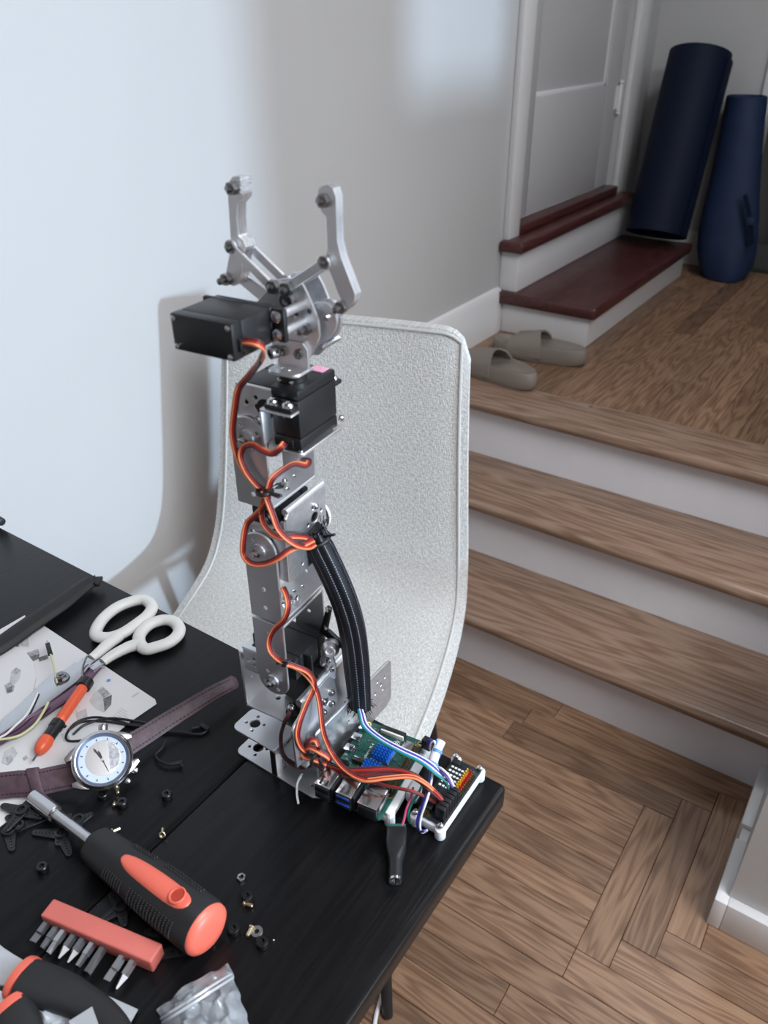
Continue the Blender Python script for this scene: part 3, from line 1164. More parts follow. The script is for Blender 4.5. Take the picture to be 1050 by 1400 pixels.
BM = base_xy(-0.1635, -0.0986)                        # origin: front foot of the back-to-back webs
arm_out = [(0, 0), (0, 0.028), (-0.040, 0.028)] + arc(-0.039, 0.022, 0.006, 90, 180, 4) + arc(-0.039, 0.006, 0.006, 180, 270, 4)
hl = horn_holes(-0.031, 0.014, 0.0078, 0.0013, 0.0045, 0.4)
for z in (0.0013, 0.0305):
    bpart('base_bracket', arm_out, hl, S2, BM @ Matrix.Translation((0, 0, z)))
arm_r = [(-x, y) for x, y in arm_out][::-1]
arm_r = [(0, 0), (0.040, 0.0), (0.048, 0.005), (0.048, 0.018), (0.042, 0.0220), (0.033, 0.0235), (0.033, 0.075), (0, 0.075)]
bpart('base_bracket', arm_r, horn_holes(0.0385, 0.0115, 0.0072, 0.0013, 0.0042, 0.3), S2, BM @ Matrix.Translation((0, 0, 0.0013)))
bpart('base_bracket', [(0.003, 0.004), (0.032, 0.004), (0.032, 0.072), (0.003, 0.072)], [], S2, BM @ Matrix.Translation((0, 0, 0.0275)))
w = MB()
w.box((-0.0021, 0.0, 0.0023), (-0.0001, 0.028, 0.0295), BM).box((0.0003, 0.0, 0.0023), (0.0023, 0.075, 0.0315), BM)
part(w, 'base_web', 'alu', bevel=0.0004)
part(MB().box((-0.0025, -0.0005, 0.0023), (0.0025, 0.0005, 0.0295), BM), 'web_edge', 'black')
bolt(BM @ Vector((0.0023, 0.010, 0.012)), BM.to_3x3() @ Vector((1, 0, 0)), stud=0.003, r=0.0025)
bolt(BM @ Vector((0.0023, 0.019, 0.012)), BM.to_3x3() @ Vector((1, 0, 0)), stud=0.003, r=0.0025)
# long bracket: upright sheet towards the circuit board
lo = [(0, 0), (0.098, 0)] + arc(0.100, 0.008, 0.006, -60, 0, 3) + arc(0.100, 0.046, 0.006, 0, 90, 4) + arc(0.004, 0.048, 0.004, 90, 180, 3)
lh = horn_holes(0.088, 0.034, 0.0085, 0.0016, 0.0, 0.5) + [circ(0.088 + 0.001, 0.034, 0.0022, 10)]
lh += [circ(0.042 + 0.008 * k, 0.030 + 0.004 * (k % 2), 0.0015, 8) for k in range(3)]
p = toR((-0.1312, -0.082, 0.0025))
ML = Matrix.Rotation(-RA, 4, 'Z')
ML.translation = p
bpart('long_bracket', lo, lh, S2, ML @ YZ(0), 'alu2', 'satin long bracket standing beside the circuit board')

# ---- turntable bracket: channel with left wall, floor and right wall, carrying servo 1
PX0, PX1, PYA, PYB, PZ0 = -0.0405, 0.0215, -0.0245, 0.030, 0.0535
flo = [(PX0, PYA), (PX1, PYA), (PX1, PYB), (PX0, PYB)]
bpart('turntable_bracket', flo, [circ(-0.022, -0.006, 0.0022, 10), circ(-0.031, 0.012, 0.0016, 8)], S2, XY(PZ0))
lw = rrect(PYA, PZ0, PYB - 0.012, 0.111, 0.003, 3)
lwh = [circ(-0.012, 0.088, 0.0016, 8), circ(-0.004, 0.084, 0.0016, 8), circ(-0.006, 0.074, 0.0016, 8), circ(-0.015, 0.078, 0.0013, 8)]
bpart('turntable_wall', lw, lwh, S2, YZ(PX0))
part(MB().box((PX0 - 0.001, PYA, 0.110), (PX0 + 0.011, PYA + 0.020, 0.112)).box((PX0, PYA + 0.02, 0.110), (PX0 + 0.006, PYB - 0.014, 0.112)), 'turntable_lip', 'alu', bevel=0.0004)
# right wall: tall sheet with a rounded shoulder and four nuts round a hole
rw = [(-0.0445, 0.034), (-0.024, 0.030), (0.034, 0.030), (0.034, 0.086)] + arc(0.030, 0.086, 0.004, 0, 90, 4) + [(-0.030, 0.090), (-0.034, 0.083), (-0.044, 0.079), (-0.046, 0.076)]
rwh = horn_holes(0.000, 0.066, 0.0082, 0.0014, 0.0, 0.75) + [circ(0.0, 0.066, 0.0036, 12)]
bpart('turntable_wall', rw, rwh, S2, YZ(PX1))
for k in range(4):
    a = 0.75 + math.pi / 2 * k
    bolt((PX1 + 0.001, 0.0082 * math.cos(a), 0.066 + 0.0082 * math.sin(a)), (1, 0, 0), r=0.0030, l=0.0035, mat='dsteel')
part(MB().lathe((PX1 - 0.0035, -0.030, 0.0885), (0, 1, 0), [(0, 0.0035), (0.062, 0.0035)], 14), 'rolled_edge', 'alu')

# ---- servo 1 (shoulder): long side across, output towards the viewer
J1, J2, J3 = 0.1035, 0.2235, 0.3095
s1, M1 = servo((-0.0085, -0.003, 0.1125), (0, -1, 0), (-1, 0, 0))
ebox = MB().box((0.008, -0.030, 0.0705), (0.0195, 0.018, 0.0740)).box((0.0120, -0.026, 0.0745), (0.0200, 0.024, 0.0790))
part(ebox, 'servo_mount', 'black', bevel=0.0008)
part(MB().box((0.0015, -0.0275, 0.056), (0.017, -0.004, 0.071)).box((-0.020, -0.002, 0.056), (0.018, 0.020, 0.094)), 'turntable_servo', 'black', bevel=0.0015)
for x, y in ((0.0055, -0.025), (0.0135, -0.022)):
    bolt((x + 0.001, y, 0.0740), (0, 0, 1), r=0.0034, l=0.0028)
for x, y in ((0.0165, 0.012), (0.0165, 0.021)):
    bolt((x, y, 0.0790), (0, 0, 1), r=0.0028, l=0.0030)
fh = [circ(-0.0290, 0.1105, 0.0014, 8), circ(-0.0235, 0.1135, 0.0014, 8), circ(-0.0235, 0.1075, 0.0014, 8), circ(-0.0225, 0.1035, 0.0014, 8)]
bpart('servo_bracket', rrect(-0.0335, 0.0995, -0.006, 0.1215, 0.002, 3), fh, S2, XZ(-0.0272))
part(MB().box((-0.0345, -0.028, 0.120), (-0.006, -0.0235, 0.1225)), 'servo_bracket_lip', 'alu', bevel=0.0006)


# ---- arm channels: web with two sheets, round ends at the joints
def channel(zj, zweb, up, yf=YFR, yb=YBK, hw=0.0138):
    s = 1 if up else -1
    def outline():
        if up:
            return [(AX - hw, zweb), (AX + hw, zweb)] + arc(AX, zj, hw, 0, 180, 14)
        return [(AX - hw, zj)] + arc(AX, zj, hw, 180, 360, 14) + [(AX + hw, zweb), (AX - hw, zweb)]
    mid = (zj + zweb) / 2
    hs = horn_holes(AX, zj, 0.0088, 0.0014, 0.0, 0.5)
    hs += [circ(AX, zj + (zweb - zj) * 0.55, 0.0016, 10), circ(AX, zj + (zweb - zj) * 0.82, 0.0016, 10)]
    bpart('arm_sheet', outline(), hs, S2, XZ(yf))
    bpart('arm_sheet', outline(), horn_holes(AX, zj, 0.0088, 0.0014, 0.0034, 0.5) + hs[4:], S2, XZ(yb))
    wb = [(AX - hw, yf), (AX + hw, yf), (AX + hw, yb), (AX - hw, yb)]
    yc = (yf + yb) / 2
    wh = [circ(AX, yc, 0.0042, 14)] + [circ(AX + dx, yc + dy, 0.0014, 8) for dx, dy in ((0.008, 0.0), (-0.008, 0.0), (0, 0.009), (0, -0.009), (0.002, 0.017))]
    bpart('arm_web', wb, wh, S2, XY(zweb + s * 0.001))
    # pivot nut and washer on the front sheet
    part(MB().cyl((AX, yf - S2 / 2, zj), (AX, yf - S2 / 2 - 0.0012, zj), 0.0052, 0.0050, 18), 'washer', 'alu2')
    bolt((AX, yf - S2 / 2 - 0.0012, zj), (0, -1, 0), r=0.0033, l=0.0028, stud=0.0026, name='pivot_nut')
    part(MB().cyl((AX, yb + S2 / 2, zj), (AX, yb + 0.0058, zj), 0.0098, 0.0098, 20), 'servo_horn', 'alu')


channel(J1, 0.1605, False)
channel(J2, 0.1628, True)
channel(J3, 0.2590, True)
for x, y in ((0.0035, -0.013), (0.008, 0.000), (0.0065, -0.008), (-0.0075, -0.006)):
    bolt((AX + x, (YFR + YBK) / 2 + y * 0.9, 0.1648), (0, 0, 1), r=0.0030, l=0.0028, stud=0.0016)
for x, y in ((-0.006, -0.008), (0.002, 0.004), (-0.002, -0.012)):
    bolt((AX + x, (YFR + YBK) / 2 + y, 0.2610), (0, 0, 1), r=0.0028, l=0.0028, stud=0.0018)
# black spare horn and loose connectors on the back sheet of the lower channel
hm = MB()
hm.prism([(0.008, 0.121), (0.014, 0.119), (0.020, 0.148), (0.016, 0.150)], 0, 0.004, XZ(0.0195))
hm.prism([(0.012, 0.120), (0.030, 0.112), (0.033, 0.116), (0.016, 0.127)], 0, 0.004, XZ(0.0190))
part(hm, 'servo_horn', 'black', bevel=0.0012)
for x, z in ((0.0165, 0.149), (0.0145, 0.131), (0.0235, 0.1185)):
    part(MB().cyl((x, 0.0155, z), (x + 0.004, 0.0105, z + 0.002), 0.0011, n=8), 'screw', 'steel')
# silver hub with screws at the shoulder's far side
hb = MB()
hb.lathe((0.0225, 0.0100, 0.1160), (0.35, -0.8, 0.2), [(-0.003, 0.0070), (0.003, 0.0070), (0.0045, 0.0055), (0.007, 0.0045), (0.0072, 0.0028), (0.006, 0.0026)], 20)
hb.prism([(0.012, 0.086), (0.026, 0.086), (0.027, 0.100), (0.024, 0.114), (0.016, 0.112), (0.012, 0.098)], 0, 0.002, XZ(0.0100))
part(hb, 'shoulder_hub', 'alu', bevel=0.0004)
for x, z in ((0.0215, 0.104), (0.0160, 0.099), (0.0240, 0.096), (0.0175, 0.090)):
    bolt((x, 0.0080, z), (0.2, -1, 0.1), r=0.0022, l=0.0035)

# ---- elbow bracket with servo 2
s2, M2 = servo((-0.0040, -0.003, 0.2325), (0, -1, 0), (0, 0, 1), ears=False)
EX = 0.0165
fo = [(-0.0170, 0.2010), (EX, 0.2010), (EX, 0.2500), (EX - 0.003, 0.2500), (EX - 0.0045, 0.2445), (EX - 0.0085, 0.2400), (-0.0170, 0.2425)]
fhh = [circ(-0.011, 0.235, 0.0016, 10), circ(-0.0035, 0.2335, 0.0018, 10), (circ(0.0045, 0.2325, 0.0016, 10)), circ(-0.003, 0.2275, 0.0016, 10)]
bpart('servo_bracket', fo, fhh, S2, XZ(-0.0266))
part(MB().box((-0.0170, -0.0276, 0.2418), (EX - 0.009, -0.0240, 0.2434)), 'servo_bracket_lip', 'alu', bevel=0.0004)
ro = [(-0.0266, 0.2010), (0.018, 0.2010), (0.0205, 0.2035), (0.0205, 0.2560), (-0.0230, 0.2560), (-0.0266, 0.2525)]
rh = horn_holes(0.006, 0.2365, 0.0085, 0.0016, 0.0, 0.2) + [circ(0.006, 0.2365, 0.0042, 14)]
rh += [circ(-0.0050 + 0.0055 * k, 0.2165 + 0.0020 * (k % 2), 0.0015, 8) for k in range(4)] + [circ(-0.0120, 0.2085, 0.0016, 8), circ(0.0000, 0.2085, 0.0016, 8)]
bpart('servo_bracket', ro, rh, S2, YZ(EX), 'alu2')
part(MB().cyl((EX - 0.0016, -0.0240, 0.2555), (EX - 0.0016, 0.0205, 0.2555), 0.0026, n=12), 'rolled_edge', 'alu')
bolt((EX + 0.001, 0.0075, 0.2450), (1, 0, 0), r=0.0024, l=0.0022)
part(MB().cyl((AX + 0.004, 0.0240, 0.2215), (AX + 0.004, 0.0290, 0.2215), 0.0135, n=24), 'servo_horn', 'black')
part(MB().cyl((AX + 0.004, 0.0290, 0.2215), (AX + 0.004, 0.0312, 0.2215), 0.0143, n=24), 'horn_rim', 'white', label='white rim behind the black horn')

# ---- wrist bracket with servo 3 lying and servo 4 upright
s3, M3_ = servo((-0.0005, -0.0045, 0.3305), (0, -1, 0), (1, 0, 0), ears=False, hx=0.0152)
wo = rrect(-0.0120, 0.2990, 0.0165, 0.3430, 0.0022, 3)
whh = [circ(0.003, 0.3365, 0.0017, 10), circ(-0.0045, 0.3320, 0.0017, 10), circ(0.0032, 0.3305, 0.0017, 10), circ(0.0032, 0.3225, 0.0017, 10)]
bpart('servo_bracket', wo, whh, S2, XZ(-0.0270))
part(MB().box((-0.0120, -0.0280, 0.3422), (0.0165, -0.0255, 0.3440)), 'servo_bracket_lip', 'alu', bevel=0.0005)
part(MB().box((0.0135, -0.0280, 0.2990), (0.0155, 0.0150, 0.3160)), 'servo_bracket_wall', 'alu2', bevel=0.0004)
s4, M4 = servo((0.0268, -0.0100, 0.3285), (0, 0, 1), (0, -1, 0), ears=False)
# bracket 4: floor under servo 4, front lip with the two mounting screws, rough cut edge
fl4 = rrect(0.0145, -0.0325, 0.0385, 0.0150, 0.004, 3)
bpart('servo_bracket', fl4, [circ(0.030, 0.010, 0.002, 8)], S2, XY(0.3072))
part(MB().box((0.0140, -0.0390, 0.3345), (0.0372, -0.0300, 0.3362)), 'servo_bracket_lip', 'alu', bevel=0.0008)
part(MB().box((0.0138, -0.0392, 0.3120), (0.0158, -0.0300, 0.3345)), 'servo_bracket_edge', 'alu2', bevel=0.0012)
part(MB().box((0.0168, -0.0378, 0.3362), (0.0366, -0.0300, 0.3394)), 'mounting_ear', 'black', bevel=0.0008)
for x in (0.0212, 0.0322):
    bolt((x, -0.0345, 0.3394), (0, 0, 1), r=0.0036, l=0.0030)
bolt((0.0300, -0.0352, 0.3345), (0, 0, -1), r=0.0014, l=0.0020)
er = MB().box((0.0172, 0.0103, 0.3362), (0.0366, 0.0180, 0.3390))
part(er, 'mounting_ear', 'black', bevel=0.0008)
for x in (0.0235, 0.0325):
    bolt((x, 0.0148, 0.3390), (0, 0, 1), r=0.0025, l=0.0024)
bolt((0.0345, 0.0160, 0.3120), (1, 0.4, 0), r=0.0022, l=0.0030)
part(MB().box((0.0222, 0.0010, 0.3478), (0.0330, 0.0092, 0.3484)), 'sticker', 'pink', label='pink printed sticker on the black servo')
part(MB().box((0.0222, -0.0312, 0.3100), (0.0312, -0.0290, 0.3155)), 'cable_exit', 'black', bevel=0.0006)
# output disc and the angle that carries the gripper
GX, GY = 0.0270, -0.0205
dk = MB()
dk.lathe((GX, GY, 0.3478), (0, 0, 1), [(0, 0.0098), (0.0030, 0.0096), (0.0034, 0.0085), (0.0062, 0.0085), (0.0070, 0.0092), (0.0085, 0.0092)], 26)
part(dk, 'output_disc', 'black')
for a in (4.2, 5.2):
    bolt((GX + 0.0085 * math.cos(a), GY + 0.0085 * math.sin(a), 0.3520), (math.cos(a), math.sin(a), 0), r=0.0014, l=0.0016)
fo = [(GX - 0.0110, GY + 0.006)] + arc(GX - 0.0060, GY - 0.0070, 0.0050, 180, 270, 5) + arc(GX + 0.0060, GY - 0.0070, 0.0050, 270, 360, 5) + [(GX + 0.0110, GY + 0.006)]
bpart('gripper_angle', fo, [circ(GX - 0.003, GY - 0.005, 0.0012, 8), circ(GX + 0.003, GY - 0.006, 0.0012, 8)], 0.0018, XY(0.3575))
GP = GY + 0.0035                                      # y' of the gripper's front sheet
vo = [(GX - 0.0110, 0.3582), (GX + 0.0110, 0.3582), (GX + 0.0110, 0.3700), (GX + 0.0080, 0.3735), (GX - 0.0080, 0.3735), (GX - 0.0110, 0.3700)]
bpart('gripper_angle', vo, [], 0.0018, XZ(GP - 0.0020))
for x in (-0.0055, 0.0055):
    bolt((GX + x, GP - 0.0029, 0.3672), (0, -1, 0), r=0.0027, l=0.0026, stud=0.0012, mat='dsteel')
part(MB().lathe((GX - 0.0118, GP - 0.003, 0.3655), (-0.4, -1, 0), [(0, 0.0040), (0.004, 0.0040), (0.0045, 0.0022), (0.003, 0.002)], 14), 'lock_collar', 'dsteel')

# ---- gripper body: two parallel sheets
gb = [U(x, y, GP) for x, y in ((378, 382), (409, 378), (420, 398), (436, 436), (438, 460), (427, 486), (416, 497), (392, 497), (374, 480), (370, 452), (352, 412))]
gbo = [(p.x, p.z) for p in gb]
gc = U(408, 452, GP)
gh = [circ(U(399, 469, GP).x, U(399, 469, GP).z, 0.0014, 8), [(U(a, b, GP).x, U(a, b, GP).z) for a, b in ((404, 425), (409, 424), (410, 437), (415, 448), (419, 458), (414, 463), (405, 456), (402, 440))]]
bpart('gripper_sheet', gbo, gh, 0.0016, XZ(GP))
bpart('gripper_sheet', gbo, [], 0.0016, XZ(GP + 0.0165), 'alu2')
# gripper servo: output into the sheet, body towards the viewer
sg, MG = servo((0.0110, -0.0565, 0.3905), (0, 1, 0), (-1, 0, 0), flip=-1, ears=False)
part(MB().box((0.0095 + 0.0215, -0.0420, 0.3812), (0.0395, -0.0385, 0.3998)), 'mounting_ear', 'black', parent=RB, bevel=0.0010)
for z in (0.3955, 0.3855):
    bolt((0.0345, -0.0420, z), (0, -1, 0), r=0.0034, l=0.0026)
    part(MB().cyl((0.0345, -0.0384, z), (0.0345, GP - 0.0008, z), 0.0026, n=14), 'standoff', 'alu')
part(MB().box((0.0308, -0.0725, 0.3850), (0.0335, -0.0675, 0.3920)), 'cable_exit', 'black', bevel=0.0005)
part(MB().box((-0.0165, -0.0420, 0.3812), (-0.0092, -0.0385, 0.3998)), 'mounting_ear', 'black', bevel=0.001)
bolt((-0.0125, -0.0420, 0.3955), (0, -1, 0), r=0.0026, l=0.002)


def px2(pts, v):
    return [(p.x, p.z) for p in (U(a, b, v) for a, b in pts)]


# ---- fingers: stacks of laser-cut sheets with a toothed tip
FM = -0.0115                                          # middle y' of the fingers
def finger(pts, name='finger', n=4, th=0.0023, y0=-0.0165):
    o = None
    for k in range(n):
        pl = plate(name if k == 0 else 'finger_layer', pts, [], th - 0.0002, XZ(y0 + th * k), 'alu' if k % 2 == 0 else 'alu2', RB if o is None else o, 0.00025)
        o = o or pl
    return o


V0 = -0.0165
left = px2([(313, 250), (319, 241), (328, 240), (331, 243), (329, 246), (332, 248), (329, 251), (332, 253), (329, 256), (332, 259), (329, 262), (333, 265), (333, 270),
            (325, 279), (325, 300), (327, 322), (334, 328), (338, 338), (333, 352), (331, 372), (329, 386), (321, 391), (313, 388), (309, 379), (314, 352), (317, 330), (315, 300), (313, 270)], V0)
lf_ = finger(left, n=4)
right = px2([(436, 258), (441, 253), (449, 252), (457, 257), (461, 268), (462, 300), (463, 330), (468, 352), (478, 378), (487, 402), (486, 412), (478, 418), (470, 415),
             (463, 400), (455, 378), (448, 362), (446, 352), (449, 340), (448, 318), (447, 296), (441, 290), (436, 276)], V0)
rf_ = finger(right, n=3)
rt = MB()
for k, (a, b) in enumerate(((448, 255), (452, 258))):
    pass
# bolts on the fingers
for x, y, s in ((319, 257, 0.0012), (318, 337, 0.0018), (311, 381, 0.0045), (444, 274, 0.0012), (446, 357, 0.0018), (468, 419, 0.0050)):
    p = U(x, y, V0 - 0.0012)
    bolt((p.x, V0 - 0.0012, p.z), (0, -1, 0), r=0.0032, l=0.0034, stud=s, mat='dsteel')


def link_bar(a, b, y, w=0.0026, th=0.0020, name='link_bar'):
    p, q = U(*a, V0), U(*b, V0)
    p, q = Vector((p.x, p.z)), Vector((q.x, q.z))
    d = (q - p).normalized()
    ang = math.degrees(math.atan2(d.y, d.x))
    o = arc(p.x, p.y, 0.0042, ang + 40, ang + 320, 10)
    o2 = arc(q.x, q.y, 0.0042, ang - 140, ang + 140, 10)
    n = Vector((-d.y, d.x)) * w
    poly = o + [tuple(p - n + d * 0.003), tuple(q - n - d * 0.003)] + o2 + [tuple(q + n - d * 0.003), tuple(p + n + d * 0.003)]
    return bpart(name, poly, [], th, XZ(y))


# parallel links: front and back pair on the left, one visible pair on the right, broad drive arms below
for y in (V0 - 0.0028, V0 + 0.0105):
    link_bar((320, 336), (376, 391), y)
    link_bar((447, 358), (393, 394), y)
la = px2([(312, 381), (322, 377), (388, 428), (392, 440), (380, 446), (312, 390)], V0)
bpart('drive_arm', la, [], 0.002, XZ(V0 + 0.0090))
ra = px2([(474, 404), (480, 412), (476, 421), (446, 446), (444, 462), (432, 468), (420, 460), (420, 440), (430, 424), (444, 416), (456, 424)], V0)
bpart('drive_arm', ra, [], 0.002, XZ(V0 + 0.0080))
gear = px2([(438 + 20 * math.cos(math.radians(a)), 442 + 30 * math.sin(math.radians(a))) for a in range(0, 360, 20)], V0 + 0.006)
bpart('gear_disc', gear, [], 0.0022, XZ(V0 + 0.0135), 'alu2')
g2 = px2([(436 + 24 * math.cos(math.radians(a)), 440 + 27 * math.sin(math.radians(a))) for a in range(0, 360, 20)], V0 + 0.004)
bpart('gear_disc', g2, [], 0.0022, XZ(V0 + 0.0055), 'alu')
for x, y, s in ((376, 391, 0.0014), (395, 394, 0.0030)):
    p = U(x, y, V0 - 0.004)
    bolt((p.x, V0 - 0.004, p.z), (0, -1, 0), r=0.0036, l=0.0040, stud=s, mat='dsteel')
p = U(395, 410, GP - 0.001)
part(MB().lathe((p.x, GP - 0.001, p.z), (0, -1, 0), [(0, 0.0050), (0.003, 0.0050), (0.0036, 0.0044), (0.0036, 0.0022), (0.0022, 0.0020)], 18), 'gear_screw', 'steel')
p = U(420, 449, GP - 0.001)
bolt((p.x, GP - 0.001, p.z), (0, -1, 0), r=0.0030, l=0.0034, stud=0.005, mat='dsteel')
for a, b in ((425, 425), (447, 435), (440, 475), (407, 428)):
    p = U(a, b, GP)
    part(MB().cyl((p.x, GP - 0.0015, p.z), (p.x, GP + 0.0175, p.z), 0.0016, n=10), 'spacer', 'steel')

# ---- wiring
CAMR = Vector(((CAM - RO).dot(REX), (CAM - RO).dot(REY), CAM.z))


def UX(px, py, v):                                  # robot-frame point on the plane x' = v
    d = ray(px, py)
    p = CAM - RO + d * ((v - (CAM - RO).dot(REX)) / d.dot(REX))
    return Vector((p.dot(REX), p.dot(REY), p.z))


def cable(pts, name='servo_cable', r=0.00085, gap=0.00135, mats=('w_brown', 'w_red', 'w_orange'), parent=RB, n=7, root=None):
    """flat lead of several strands; pts = [(px, py, y')] or [(px, py, x', 'x')]"""
    path = spline([(toR(T(*q[:3])) if q[3] == 'z' else UX(*q[:3])) if len(q) == 4 else U(*q) for q in pts], n)
    K = len(path)
    sides = []
    for k in range(K):
        d = (path[min(k + 1, K - 1)] - path[max(k - 1, 0)]).normalized()
        w_ = d.cross((CAMR - path[k]).normalized() + Vector((0.35, 0.0, 0.5)))
        sides.append(w_.normalized() if w_.length > 1e-6 else Vector((1, 0, 0)))
    o = root
    c0 = (len(mats) - 1) / 2
    for k, m in enumerate(mats):
        q = MB().tube([p + w_ * (gap * (k - c0)) for p, w_ in zip(path, sides)], r, 7).build(name if o is None else 'strand', m, o or parent, smooth=60)
        o = o or q
    return o


A3 = ('w_brown', 'w_red', 'w_orange')
cable([(331, 467, -0.070), (342, 467, -0.071), (354, 470, -0.070), (361, 478, -0.064), (356, 493, -0.052), (341, 513, -0.040), (326, 532, -0.036), (321, 560, -0.036), (318, 590, -0.036),
       (322, 615, -0.036), (332, 640, -0.036), (348, 660, -0.036), (360, 671, -0.036)])
cable([(389, 606, -0.032), (384, 612, -0.036), (372, 620, -0.037), (358, 615, -0.038), (345, 608, -0.038), (334, 611, -0.037), (329, 624, -0.036), (337, 645, -0.036), (350, 662, -0.036), (361, 672, -0.036)])
cable([(412, 629, 0.000), (422, 630, -0.004), (418, 636, -0.010), (402, 634, -0.018), (386, 643, -0.026), (372, 655, -0.034), (367, 668, -0.036)])
# below the tie
cable([(366, 672, -0.036), (365, 686, -0.036), (352, 702, -0.037), (338, 716, -0.038), (333, 738, -0.040), (333, 758, -0.040), (343, 770, -0.042), (360, 771, -0.042), (378, 764, -0.040), (396, 752, -0.034), (416, 744, -0.022), (428, 738, -0.010)])
cable([(362, 674, -0.036), (368, 690, -0.037), (374, 706, -0.037), (380, 722, -0.038), (392, 736, -0.036), (408, 746, -0.030), (422, 748, -0.018), (430, 744, -0.008)])
cable([(364, 676, -0.0365), (358, 692, -0.036), (359, 712, -0.036), (368, 726, -0.036), (383, 735, -0.034), (400, 733, -0.028), (416, 734, -0.018), (428, 738, -0.006)], r=0.0007)
# shoulder lead
cable([(387, 803, -0.026), (392, 815, -0.030), (394, 830, -0.034), (388, 848, -0.036), (374, 862, -0.038), (368, 876, -0.038), (370, 890, -0.039), (380, 901, -0.039), (391, 907, -0.038), (408, 914, -0.030), (422, 926, -0.024),
       (431, 940, 0.027, 'x'), (437, 960, 0.030, 'x'), (440, 985, 0.0335, 'x'), (443, 1004, 0.036, 'x'), (452, 1026, 0.042, 'z'), (466, 1046, 0.038, 'z'), (484, 1060, 0.040, 'z'), (502, 1066, 0.042, 'z')])
cable([(391, 906, -0.037), (404, 911, -0.034), (420, 918, 0.026, 'x'), (429, 930, 0.027, 'x'), (428, 944, 0.026, 'x'), (419, 964, 0.025, 'x'), (410, 988, 0.025, 'x'), (407, 1006, 0.025, 'x'), (412, 1021, 0.025, 'x'), (421, 1029, 0.025, 'x')])
cable([(398, 962, -0.020), (396, 974, -0.030), (389, 988, -0.034), (384, 1006, 0.042, 'z'), (386, 1028, 0.032, 'z'), (396, 1042, 0.024, 'z'), (412, 1049, 0.020, 'z'), (424, 1046, 0.020, 'z'), (430, 1036, 0.026, 'z')], r=0.0010, mats=('w_brown', 'w_brown'))
# knot of slack at the foot, tied
for q in ([(410, 1024, -0.033), (424, 1022, -0.036), (438, 1028, -0.036), (450, 1036, -0.032), (447, 1042, -0.028)],
          [(416, 1032, -0.034), (422, 1014, -0.032), (432, 1012, -0.030), (436, 1026, -0.032), (432, 1040, -0.034)],
          [(412, 1022, -0.035), (416, 1034, -0.037), (430, 1038, -0.037), (446, 1044, -0.032)]):
    cable(q, r=0.0011)


def tie(p, d, r=0.0042, tails=((0.012, 0.001, 0.004), (0.010, -0.006, -0.002)), name='zip_tie'):
    p, d = Vector(p), Vector(d).normalized()
    a, b = frame(d)
    m = MB()
    ring = [p + a * (r * math.cos(t)) + b * (r * math.sin(t)) for t in [2 * math.pi * i / 14 for i in range(14)]]
    m.tube(ring, 0.0013, 6, closed=True, flat=1.0)
    for tx in tails:
        m.tube([p, p + Vector(tx) * 0.6, p + Vector(tx)], 0.0011, 6)
    m.lathe(p - b * r * 0.8 - d * 0.002, d, [(0, 0.0024), (0.004, 0.0024)], 8)
    return m.build(name, 'w_black', RB, smooth=50)


tie(U(362, 672, -0.0365), (0.1, 0, -1), 0.0050, ((0.014, -0.004, 0.002), (0.016, -0.004, 0.0035)))
tie(U(392, 905, -0.038), (0.7, 0, -0.6), 0.0038, ((0.003, -0.004, 0.006), (-0.007, -0.003, -0.002)))
tie(U(432, 1034, -0.034), (1, 0, -0.3), 0.0066, ((0.006, -0.002, 0.016), (-0.012, -0.004, 0.004), (0.010, -0.004, -0.003)))
tie(U(441, 1002, 0.008), (0, 0, 1), 0.0030, ((-0.009, -0.002, 0.006), (0.008, -0.002, 0.002), (-0.002, 0, -0.012)))

# the black braided sleeve, frayed at both ends
SP = [U(a, b, c) for a, b, c in ((426, 722, 0.001), (436, 745, 0.003), (452, 778, 0.004), (468, 815, 0.006), (479, 850, 0.010), (485, 885, 0.015), (489, 925, 0.021), (492, 964, 0.026))]
sp = spline(SP, 9)
N = len(sp)
rr = [0.0085 + 0.0024 * min(1, k / 10) - 0.0012 * max(0, (k - N + 12) / 12) for k in range(N)]
shape = lambda t: 1 + 0.06 * math.cos(9 * t) + 0.03 * math.cos(4 * t + 0.5)
m = MB().tube(sp, rr, 40, flat=0.82, shape=shape, up=Vector((0, 1, 0)))
me = bpy.data.meshes.new('cable_sleeve')
me.from_pydata(m.v, [], m.f)
ul = me.uv_layers.new(name='UVMap')
for lp in me.loops:
    ul.data[lp.index].uv = ((lp.vertex_index % 40) / 40, (lp.vertex_index // 40) / N)
finish(me, 'braid', 70)
slv = link('cable_sleeve', me, RB, None, 'black braided cable sleeve bulging down the arm')
fr = MB()
random.seed(3)
for end, d, n_ in ((sp[0], sp[0] - sp[3], 70), (sp[-1], sp[-1] - sp[-4], 60)):
    d = d.normalized()
    a, b = frame(d)
    for k in range(n_):
        t = random.uniform(0, 6.28)
        r0 = 0.0090
        q = end + (a * math.cos(t) + b * math.sin(t)) * r0 - d * random.uniform(0, 0.004)
        e_ = q + (a * math.cos(t) + b * math.sin(t)) * random.uniform(0.001, 0.005) + d * random.uniform(-0.001, 0.006) + Vector((random.uniform(-1, 1), random.uniform(-1, 1), random.uniform(-1, 1))) * 0.002
        fr.tube([q, e_], 0.00035, 4)
o = fr.build('frayed_threads', 'w_black', slv)
o['kind'] = 'stuff'
tie(U(433, 737, 0.0025), sp[4] - sp[1], 0.0096, ((0.006, -0.010, 0.010), (0.018, -0.004, 0.012)))

# long leads from the foot of the arm to the servo driver (robot leads, so they stay with it)
def lead(pts, mat, name='servo_lead', r=0.0010, parent=RB):
    """pts = [(px, py, height above the table)]"""
    P_ = [toR(T(a, b, c)) for a, b, c in pts]
    return MB().tube(spline(P_, 7), r, 7).build(name, mat, parent, smooth=60)


